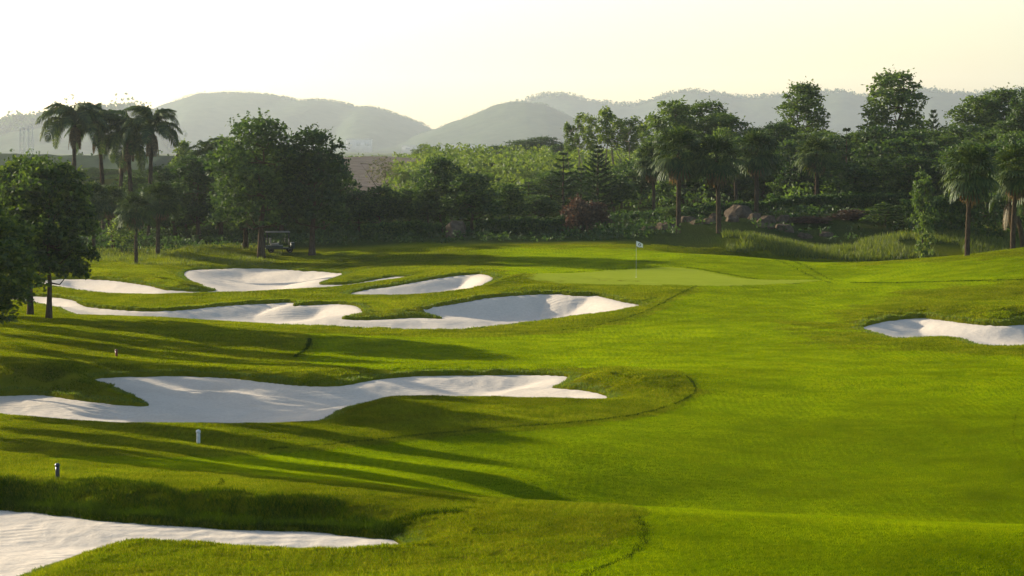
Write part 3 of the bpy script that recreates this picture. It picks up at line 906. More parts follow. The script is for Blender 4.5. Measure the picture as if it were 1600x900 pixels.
def turf_patches(name, X, Y, side, per, hgt, wid, mat, label, lean=.6):
    """one patch of blades set at every point, tilted to the lie of the ground"""
    n = per
    r = rng
    bx_ = r.uniform(-side / 2, side / 2, n)
    by_ = r.uniform(-side / 2, side / 2, n)
    h = hgt * (.55 + .9 * r.random(n))
    th = r.random(n) * 6.283
    la = r.random(n) * 6.283
    l = lean * h * r.random(n)
    w = wid * (.7 + .6 * r.random(n))
    B = np.stack([bx_, by_, np.full(n, -.012)], 1)
    sd = np.stack([np.cos(th) * w / 2, np.sin(th) * w / 2, 0 * w], 1)
    tip = B + np.stack([np.cos(la) * l, np.sin(la) * l, h + .012], 1)
    V = np.stack([B - sd, B + sd, tip], 1).reshape(-1, 3)
    m = len(X)
    Z = ground_z(X, Y)
    e = .35
    gxx = (ground_z(X + e, Y) - ground_z(X - e, Y)) / (2 * e)
    gyy = (ground_z(X, Y + e) - ground_z(X, Y - e)) / (2 * e)
    yaw = r.random(m) * 6.283
    # euler for yaw first, then tilt
    c_, s_ = np.cos(yaw), np.sin(yaw)
    gx2 = gxx * c_ + gyy * s_
    gy2 = -gxx * s_ + gyy * c_
    rot = np.stack([np.arctan(gy2), -np.arctan(gx2), yaw], 1)
    allv = np.concatenate([V, np.stack([X, Y, Z], 1)])
    me = mesh_from(name, allv, np.arange(3 * n).reshape(n, 3), mat, False, {'rnd': ('FACE', r.random(n))})
    at_ = me.attributes.new('spot', 'FLOAT', 'POINT')
    at_.data.foreach_set('value', np.r_[np.zeros(3 * n), np.ones(m)].astype(np.float32))
    at_ = me.attributes.new('turn', 'FLOAT_VECTOR', 'POINT')
    at_.data.foreach_set('vector', np.concatenate([np.zeros((3 * n, 3)), rot]).astype(np.float32).ravel())
    o = obj(name, me, kind='stuff', label=label, cat='grass')
    ng = bpy.data.node_groups.new('patches', 'GeometryNodeTree')
    ng.interface.new_socket('Geometry', in_out='INPUT', socket_type='NodeSocketGeometry')
    ng.interface.new_socket('Geometry', in_out='OUTPUT', socket_type='NodeSocketGeometry')
    gi = ng.nodes.new('NodeGroupInput')
    go = ng.nodes.new('NodeGroupOutput')
    na = ng.nodes.new('GeometryNodeInputNamedAttribute')
    na.data_type = 'FLOAT'
    na.inputs['Name'].default_value = 'spot'
    cmp_ = ng.nodes.new('FunctionNodeCompare')
    cmp_.data_type = 'FLOAT'
    cmp_.operation = 'GREATER_THAN'
    cmp_.inputs[1].default_value = .5
    ng.links.new(na.outputs[0], cmp_.inputs[0])
    sp = ng.nodes.new('GeometryNodeSeparateGeometry')
    sp.domain = 'POINT'
    ng.links.new(gi.outputs[0], sp.inputs[0])
    ng.links.new(cmp_.outputs[0], sp.inputs[1])
    nv_ = ng.nodes.new('GeometryNodeInputNamedAttribute')
    nv_.data_type = 'FLOAT_VECTOR'
    nv_.inputs['Name'].default_value = 'turn'
    er = ng.nodes.new('FunctionNodeEulerToRotation')
    ng.links.new(nv_.outputs[0], er.inputs[0])
    ip = ng.nodes.new('GeometryNodeInstanceOnPoints')
    ng.links.new(sp.outputs[0], ip.inputs['Points'])
    ng.links.new(sp.outputs[1], ip.inputs['Instance'])
    ng.links.new(er.outputs[0], ip.inputs['Rotation'])
    ng.links.new(ip.outputs[0], go.inputs[0])
    md = o.modifiers.new('patches', 'NODES')
    md.node_group = ng
    return o


def patch_grid(y0, y1, step, umax=.27):
    ys = np.arange(y0, y1, step)
    PX, PY = [], []
    for y in ys:
        xs = np.arange(-umax * y, umax * y, step)
        PX.append(xs + rng.uniform(-.25, .25, len(xs)) * step)
        PY.append(y + rng.uniform(-.25, .25, len(xs)) * step)
    X, Y = np.concatenate(PX), np.concatenate(PY)
    rg = field(grough, X, Y) + rng.uniform(-.25, .25, len(X))
    dd = field(gd, X, Y)
    return X, Y, rg > .5, dd


gg = lambda X, Y: sdf(X, Y, GREEN)
X, Y, rg, dd = patch_grid(40, 78, .42)
ok = dd > .34
turf_patches('mown_grass', X[ok & ~rg], Y[ok & ~rg], .58, 560, .026, .013, M['grass_fairway'], 'short mown blades of the near fairway')
turf_patches('rough_grass', X[ok & rg], Y[ok & rg], .58, 420, .042, .016, M['grass_rough'], 'longer olive blades of the near rough', .9)
X, Y, rg, dd = patch_grid(78, 168, .85)
ok = (dd > .62)
ok[ok] &= gg(X[ok], Y[ok]) > -.25
turf_patches('mown_grass', X[ok & ~rg], Y[ok & ~rg], 1.15, 900, .034, .026, M['grass_fairway'], 'short mown blades of the far fairway')
X3, Y3, _, _ = patch_grid(118, 160, .85)
ok3 = gg(X3, Y3) < -.45
turf_patches('mown_grass', X3[ok3], Y3[ok3], 1.1, 900, .014, .03, M['grass_green'], 'closely cut pale blades of the putting green')
turf_patches('rough_grass', X[ok & rg], Y[ok & rg], 1.15, 800, .05, .03, M['grass_rough'], 'longer olive blades of the far rough', .9)


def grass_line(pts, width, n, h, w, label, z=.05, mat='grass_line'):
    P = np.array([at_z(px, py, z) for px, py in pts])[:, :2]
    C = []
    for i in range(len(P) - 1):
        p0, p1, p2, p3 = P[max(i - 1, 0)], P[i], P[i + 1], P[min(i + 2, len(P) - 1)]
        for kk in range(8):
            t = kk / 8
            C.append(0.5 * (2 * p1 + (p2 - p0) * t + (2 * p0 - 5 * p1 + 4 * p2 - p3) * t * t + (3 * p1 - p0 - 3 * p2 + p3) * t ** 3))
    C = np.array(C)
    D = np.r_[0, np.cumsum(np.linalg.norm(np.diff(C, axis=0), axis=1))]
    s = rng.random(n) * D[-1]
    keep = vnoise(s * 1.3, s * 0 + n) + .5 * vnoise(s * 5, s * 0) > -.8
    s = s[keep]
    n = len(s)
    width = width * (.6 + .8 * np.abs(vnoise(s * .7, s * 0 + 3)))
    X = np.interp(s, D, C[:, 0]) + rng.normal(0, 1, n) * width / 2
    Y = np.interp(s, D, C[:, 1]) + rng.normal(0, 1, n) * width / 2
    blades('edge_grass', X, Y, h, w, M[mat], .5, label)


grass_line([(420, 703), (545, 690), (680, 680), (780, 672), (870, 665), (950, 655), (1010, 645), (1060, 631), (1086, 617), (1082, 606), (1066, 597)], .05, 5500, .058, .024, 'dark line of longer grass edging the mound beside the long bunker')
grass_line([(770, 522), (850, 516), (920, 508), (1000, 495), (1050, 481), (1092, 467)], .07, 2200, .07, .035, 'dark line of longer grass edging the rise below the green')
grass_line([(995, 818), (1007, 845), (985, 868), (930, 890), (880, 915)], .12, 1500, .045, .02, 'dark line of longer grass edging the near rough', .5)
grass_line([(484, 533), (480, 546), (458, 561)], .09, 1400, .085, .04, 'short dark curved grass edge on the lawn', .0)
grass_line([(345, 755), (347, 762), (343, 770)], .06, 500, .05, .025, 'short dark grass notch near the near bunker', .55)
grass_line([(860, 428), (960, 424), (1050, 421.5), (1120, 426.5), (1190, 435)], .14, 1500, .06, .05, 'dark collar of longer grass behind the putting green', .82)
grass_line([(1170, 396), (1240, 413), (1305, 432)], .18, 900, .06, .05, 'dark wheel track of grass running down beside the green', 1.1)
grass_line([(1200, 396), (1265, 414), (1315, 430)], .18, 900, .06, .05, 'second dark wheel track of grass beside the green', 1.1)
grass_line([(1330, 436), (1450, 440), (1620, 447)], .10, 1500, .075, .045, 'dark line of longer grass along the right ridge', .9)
grass_line([(1592, 640), (1583, 675), (1600, 705)], .05, 700, .03, .02, 'faint curved mower line on the right fairway', .0)
grass_line([(880, 785), (895, 755), (885, 735)], .03, 400, .03, .02, 'faint curved mower line on the near fairway', .0)

# tall unmown grass in the hollow to the right and on the left mound
n = 34000
X = rng.uniform(15, 40, n)
Y = rng.uniform(165, 180, n)
ok = (Y > 167 + .12 * (X - 14)) & (Y < 173 + .35 * (X - 15)) & (vnoise(X / 2.2, Y / 2.2) > -.3)
blades('tall_grass', X[ok], Y[ok], .38, .06, M['grass_tall'], .5, 'tall unmown grass in the hollow beside the right ridge')
X = rng.uniform(-44, -16, 26000)
Y = rng.uniform(158, 176, 26000)
dC = sdf(X, Y, BUNK['C']['poly'])
ok = (dC > .8) & (vnoise(X / 2.0, Y / 2.0) + .35 * np.exp(-((X + 24) / 4) ** 2) > -.2)
blades('tall_grass', X[ok], Y[ok], .22, .05, M['grass_tall'], .5, 'unmown grass mound below the left trees')
M['cart_roof'] = plain_mat('grey_roof', (0.20, 0.21, 0.20), (0.28, 0.29, 0.28), 4, 0.6, 0.0)  # even grey, toned down so the roof stands out less
M['leaf_near'] = leaf_mat('near_tree_leaves', (0.02, 0.042, 0.008), (0.045, 0.085, 0.012), (0.11, 0.16, 0.016), 0.48)

# ------------------------------------------------------------------ plant builders
def rand_dirs(n, r=rng):
    v = r.normal(size=(n, 3))
    return v / np.linalg.norm(v, axis=1)[:, None]


def leaf_quads(C, size, asp=0.5, up=0.3, r=rng, droop=0.0, out=None):
    """one diamond shaped leaf per point"""
    n = len(C)
    a = rand_dirs(n, r)
    if out is not None:
        a = a + out * 0.7
    a[:, 2] = a[:, 2] - droop
    a /= np.linalg.norm(a, axis=1)[:, None] + 1e-9
    b = rand_dirs(n, r)
    b[:, 2] *= (1 - up)
    s = np.cross(a, b)
    s /= np.linalg.norm(s, axis=1)[:, None] + 1e-9
    l = (size * (0.6 + 0.8 * r.random(n)))[:, None]
    w = l * asp * .5
    nrm = np.cross(a, s)
    V = np.stack([C - a * l * .5, C - s * w + nrm * l * .06, C + a * l * .5, C + s * w + nrm * l * .06], 1).reshape(-1, 3)
    Q = np.arange(4 * n).reshape(n, 4)
    return V, Q


def broadleaf(seed, H=9.0, Rc=3.0, base=.25, shape='oval', lumps=34, leaves=4200, size=.3, trunk_r=.16, mat='leaf_dark', bark='bark', stems=1, lumpr=.30, droop=.1, tall=.85):
    r = np.random.default_rng(seed)
    tr = Geo()
    zb = H * base
    C = []
    LR = []
    for i in range(lumps):
        t = (i + r.random()) / lumps
        if shape == 'oval':
            pr = math.sqrt(max(0, 1 - ((t - .42) / .62) ** 2))
        elif shape == 'cone':
            pr = (1 - t) ** .75 * .95 + .08
        elif shape == 'dome':
            pr = math.sqrt(max(0, 1 - t ** 2.2))
        else:                                  # high spreading top
            pr = math.sqrt(max(0, 1 - ((t - .6) / .62) ** 2))
        ph = i * 2.39996 + r.random() * .8
        q = math.sqrt(r.random() * .85 + .15) * .8
        lr = Rc * lumpr * (.65 + .7 * r.random()) * (.75 + .4 * pr)
        z = zb + (H - zb) * (t * .93 + .03)
        C.append((pr * Rc * q * math.cos(ph) * (.85 + .3 * r.random()), pr * Rc * q * math.sin(ph) * (.85 + .3 * r.random()), z))
        LR.append(lr)
    C = np.array(C)
    LR = np.array(LR)
    # stems and limbs
    tops = []
    for s in range(stems):
        off = np.array([0.0, 0.0]) if stems == 1 else np.array([math.cos(s * 2.1 + seed), math.sin(s * 2.1 + seed)]) * .35
        pts = []
        nseg = 7
        wob = r.normal(0, .05 * H / 9, (nseg + 1, 2)).cumsum(0)
        spread = 1 + (stems - 1) * .8
        for k in range(nseg + 1):
            f = k / nseg
            pts.append((off[0] * (1 + spread * f * 2.2) + wob[k, 0] * f * 3, off[1] * (1 + spread * f * 2.2) + wob[k, 1] * f * 3, H * .82 * f - .25 * (k == 0)))
        rad = trunk_r * (1.0 - .86 * np.linspace(0, 1, nseg + 1)) / math.sqrt(stems)
        rad[0] *= 1.5
        rad[1] *= 1.08
        tr.tube(pts, rad, 8)
        tops.append(np.array(pts))
    for i in range(0, lumps, max(1, lumps // 16)):
        tp = tops[i % stems]
        zj = max(zb * .85, C[i, 2] - .45 * math.hypot(C[i, 0], C[i, 1]) - .4)
        k = int(np.clip(np.searchsorted(tp[:, 2], zj), 1, len(tp) - 1))
        a = tp[k]
        m = (a + C[i]) / 2 + np.array([0, 0, -.12 * Rc])
        tr.tube([a, m, C[i]], [trunk_r * .38, trunk_r * .25, trunk_r * .09], 5)
    # leaves
    wts = LR ** 2 / (LR ** 2).sum()
    k = r.choice(lumps, leaves, p=wts)
    d = rand_dirs(leaves, r)
    d[:, 2] = np.where(d[:, 2] < -.35, -d[:, 2] * .6, d[:, 2])
    rad = LR[k] * (.45 + .62 * r.random(leaves) ** .6)
    P = C[k] + d * rad[:, None] * np.array([1.1 if tall < 1 else .8, 1.1 if tall < 1 else .8, tall])
    P += r.normal(0, .05 * Rc / 3, P.shape)
    V, Q = leaf_quads(P, size, .55, .3, r, droop, d)
    cr = Geo()
    cr.add(V, Q)
    # a few stray sprigs past the outline
    ns = leaves // 30
    k = r.choice(lumps, ns)
    d = rand_dirs(ns, r)
    d[:, 2] = np.abs(d[:, 2])
    Pp = C[k][:, None, :] + d[:, None, :] * (LR[k][:, None, None] * (1.0 + .18 * np.arange(4)[None, :, None]))
    Pp = Pp.reshape(-1, 3) + r.normal(0, .04, (ns * 4, 3))
    V, Q = leaf_quads(Pp, size * .8, .5, .3, r, droop)
    cr.add(V, Q)
    return dict(trunk=tr.mesh('trunk', M[bark], True, False), crown=cr.mesh('crown', M[mat]), H=H, R=Rc)


def fan_palm(seed, H=7.0, Rc=2.0, n=64):
    r = np.random.default_rng(seed)
    hub = H - Rc * .75
    tr = Geo()
    z = np.linspace(-.3, hub, 22)
    rad = .17 - .05 * (z / hub) + .012 * ((np.arange(22) % 2) * 2 - 1)
    rad[0] += .08
    bend = r.normal(0, .25)
    tr.tube(np.stack([bend * (z / hub) ** 2 * .5, .1 * bend * (z / hub) ** 2, z], 1), rad, 9)
    hubp = np.array([bend * .5, .1 * bend, hub])
    cr, dead = Geo(), Geo()

    def fan(g, az, el, pl, fr, droop):
        d = np.array([math.cos(az) * math.cos(el), math.sin(az) * math.cos(el), math.sin(el)])
        side = np.array([-math.sin(az), math.cos(az), 0])
        mid = hubp + d * pl * .55 + np.array([0, 0, .06])
        c = hubp + d * pl - np.array([0, 0, droop * .25])
        g.add([hubp - side * .03, hubp + side * .03, mid + side * .025, mid - side * .025, c + side * .02, c - side * .02], [(0, 1, 2, 3), (3, 2, 4, 5)])
        d2 = d + np.array([0, 0, -droop * .5])
        d2 /= np.linalg.norm(d2)
        K = 15
        for k in range(K):
            a = (k / (K - 1) - .5) * R(215)
            dd = d2 * math.cos(a) + side * math.sin(a) + np.array([0, 0, .06 * math.cos(3 * a)])
            L = fr * (.72 + .28 * math.cos(a * .8)) * (.88 + .24 * r.random())
            wv = np.cross(dd, np.cross(d2, side)) * .055
            m1 = c + dd * L * .55
            m2 = c + dd * L * .84 + np.array([0, 0, -L * (.10 + .25 * droop)])
            tp = c + dd * L * .92 + np.array([0, 0, -L * (.26 + .55 * droop * r.random())])
            g.add([c, m1 - wv, m1 + wv, m2 + wv * .8, m2 - wv * .8, tp], [(1, 2, 3, 4)], [(0, 2, 1), (4, 3, 5)])

    dr = (.25, .5, .38)[seed % 3]
    for i in range(n):
        f = (i + .5) / n
        el = R(82 - 128 * f) + r.normal(0, .1)
        az = i * 2.39996 + r.normal(0, .15)
        fan(cr, az, el, Rc * (.42 + .2 * r.random()), Rc * (.48 + .1 * r.random()), .05 + dr * 1.3 * f)
    for i in range(12):
        fan(dead, i * 2.39996, R(-58 - 22 * r.random()), Rc * .38, Rc * .40, 1.0)
    return dict(trunk=tr.mesh('trunk', M['bark'], True, False), crown=cr.mesh('crown', M['palm']), dead_fronds=dead.mesh('dead_fronds', M['palm_dead']), H=H, R=Rc)


def frond_mesh(seed, L=3.0, dead=False):
    r = np.random.default_rng(seed)
    g = Geo()
    s = np.linspace(0, 1, 13)
    if dead:
        x = L * (.35 * s - .12 * s * s)
        z = -L * (.75 * s * s + .1 * s)
    else:
        a0 = r.uniform(.6, .95)
        x = L * (.98 * s - .24 * s * s)
        z = L * (a0 * s - r.uniform(.85, 1.2) * s * s)
    P = np.stack([x, r.normal(0, .05) * s * s * L, z], 1)
    g.tube(P, .035 * (1 - .85 * s) + .006, 4)
    K = 42
    for k in range(K):
        f = .13 + .86 * k / K
        c = np.array([np.interp(f, s, P[:, i]) for i in range(3)])
        t = np.array([np.interp(min(f + .04, 1), s, P[:, i]) - np.interp(f - .04, s, P[:, i]) for i in range(3)])
        t /= np.linalg.norm(t)
        l = L * .30 * (math.sin(math.pi * min(1, f * 1.02)) ** .5) * (.8 + .4 * r.random()) * (.8 if dead else 1)
        for sd in (-1, 1):
            d = t * .55 + np.array([0, sd * (.55 + .2 * r.random()), .05 + .25 * r.random()])
            d /= np.linalg.norm(d)
            w = t * .045
            m = c + d * l * .5
            e = m + (d * .35 + np.array([0, 0, -.85])) * l * .55
            g.add([c - w * .4, c + w * .4, m + w, m - w, e], [(0, 1, 2, 3)], [(3, 2, 4)])
    return g.mesh('frond', M['palm_dead'] if dead else M['palm'])


def araucaria(seed, H=8.0, Rc=2.0, tiers=13, flat=False, base=.12):
    r = np.random.default_rng(seed)
    tr, cr = Geo(), Geo()
    z = np.linspace(-.2, H, 10)
    tr.tube(np.stack([z * 0, z * 0, z], 1), .15 * (1 - z / H * .93) + .01, 7)
    for i in range(tiers):
        t = i / (tiers - 1)
        zc = H * (base + (1 - base) * (t * .97))
        L = Rc * ((1 - t) ** .8 * .92 + .12) * (.85 + .3 * r.random())
        nb = 7 if t < .7 else 5
        for j in range(nb):
            az = j * 2 * math.pi / nb + i * .7 + r.normal(0, .1)
            o = np.array([math.cos(az), math.sin(az), 0])
            s = np.linspace(0, 1, 6)
            up = (.05 if flat else .38) + .35 * t
            P = np.outer(s * L, o) + np.outer(L * (up * s - (.10 if flat else .16) * s + .22 * s ** 3), (0, 0, 1)) + np.array([0, 0, zc])
            tr.tube(P, .03 * (1 - .8 * s), 4, False)
            n = int(16 * max(.5, L / 1.4))
            f = .12 + .88 * np.repeat(np.arange(n) / n, 4)
            C = np.stack([np.interp(f, s, P[:, k]) for k in range(3)], 1)
            a = np.tile([0, 1.57, 3.14, 4.71], n) + r.normal(0, .4, 4 * n)
            side = np.array([-o[1], o[0], 0])
            d = o * .75 + np.outer(np.cos(a), side) * .8 + np.outer(np.sin(a), (0, 0, .5)) + np.array([0, 0, .18])
            d /= np.linalg.norm(d, axis=1)[:, None]
            l = (.34 * (.7 + .6 * r.random(4 * n)) * (1 - .45 * f))[:, None]
            w = np.cross(d, rand_dirs(4 * n, r))
            w /= np.linalg.norm(w, axis=1)[:, None]
            w *= .045
            V = np.stack([C - w, C + w, C + d * l + w * .5, C + d * l - w * .5], 1).reshape(-1, 3)
            cr.add(V, np.arange(16 * n).reshape(-1, 4))
    return dict(trunk=tr.mesh('trunk', M['bark'], True, False), crown=cr.mesh('crown', M['conifer']), H=H, R=Rc)


WIDE = 1.2


def plant(kind_name, v, x, y, ztop, hw, label, cat='tree', group=None, rz=None, zb=None):
    """place a copy of a built variant so that its top reaches ztop and its crown is hw wide to each side"""
    z0 = gh(x, y) if zb is None else zb
    sz = max(.3, (ztop - z0)) / v['H']
    sr = hw * (1.05 if 'palm' in kind_name else WIDE) / v['R']
    t = thing(kind_name, (x, y, z0 - .03), label, cat, group, random.random() * 6.28 if rz is None else rz, (sr, sr, sz))
    for k in ('trunk', 'crown', 'dead_fronds'):
        if k in v:
            obj(k, v[k], t)
    return t


def spot(px, Y):
    return ray(px, 330)[0] * Y


def top_z(py, Y):
    return EYE + ray(800, py)[1] * Y


V = {}
for i in range(4):
    V['dark%d' % i] = broadleaf(100 + i, 10, 3.0, .22, 'oval', 44, 7200, .30, .2, 'leaf_dark', lumpr=.27)
for i in range(3):
    V['tall%d' % i] = broadleaf(120 + i, 10.5, 2.9, .2, ('oval', 'cone', 'oval')[i], 52, 7600, .28, .2, 'leaf_mid', lumpr=.24)
for i in range(3):
    V['mid%d' % i] = broadleaf(140 + i, 6, 2.2, .25, 'dome', 30, 4200, .28, .12, 'leaf_dark', lumpr=.33)
for i in range(3):
    V['light%d' % i] = broadleaf(160 + i, 8, 2.0, .3, ('oval', 'cone', 'high')[i], 26, 3000, .28, .13, 'leaf_light', lumpr=.30)
for i in range(4):
    V['slender%d' % i] = broadleaf(180 + i, 9, 1.0, .5, ('oval', 'high', 'oval', 'high')[i], 12, 1500, .26, .11, 'leaf_light', 'bark_pale', 1 + (i % 2), .5, .1, 1.7)
for i in range(3):
    V['fan%d' % i] = fan_palm(200 + i)
for i in range(2):
    V['pine%d' % i] = araucaria(220 + i)
    V['flatpine%d' % i] = araucaria(230 + i, 7.5, 2.2, 9, True)
V['bare'] = broadleaf(250, 3.2, 1.6, .1, 'dome', 34, 500, .22, .07, 'leaf_gray', 'bark', 3)
for i in range(2):
    V['sapling%d' % i] = broadleaf(260 + i, 4, 1.1, .12, 'oval', 18, 1100, .26, .05, 'leaf_mid' if i == 0 else 'leaf_light', lumpr=.35)
V['redbush'] = broadleaf(270, 2.2, 1.3, .05, 'dome', 26, 2600, .20, .05, 'leaf_red', 'bark', 3, .33)
for i in range(2):
    V['near%d' % i] = broadleaf(280 + i, 7.5, 2.6, .25, 'oval', 58, 9000, .24, .12, 'leaf_near', lumpr=.19, droop=.5)

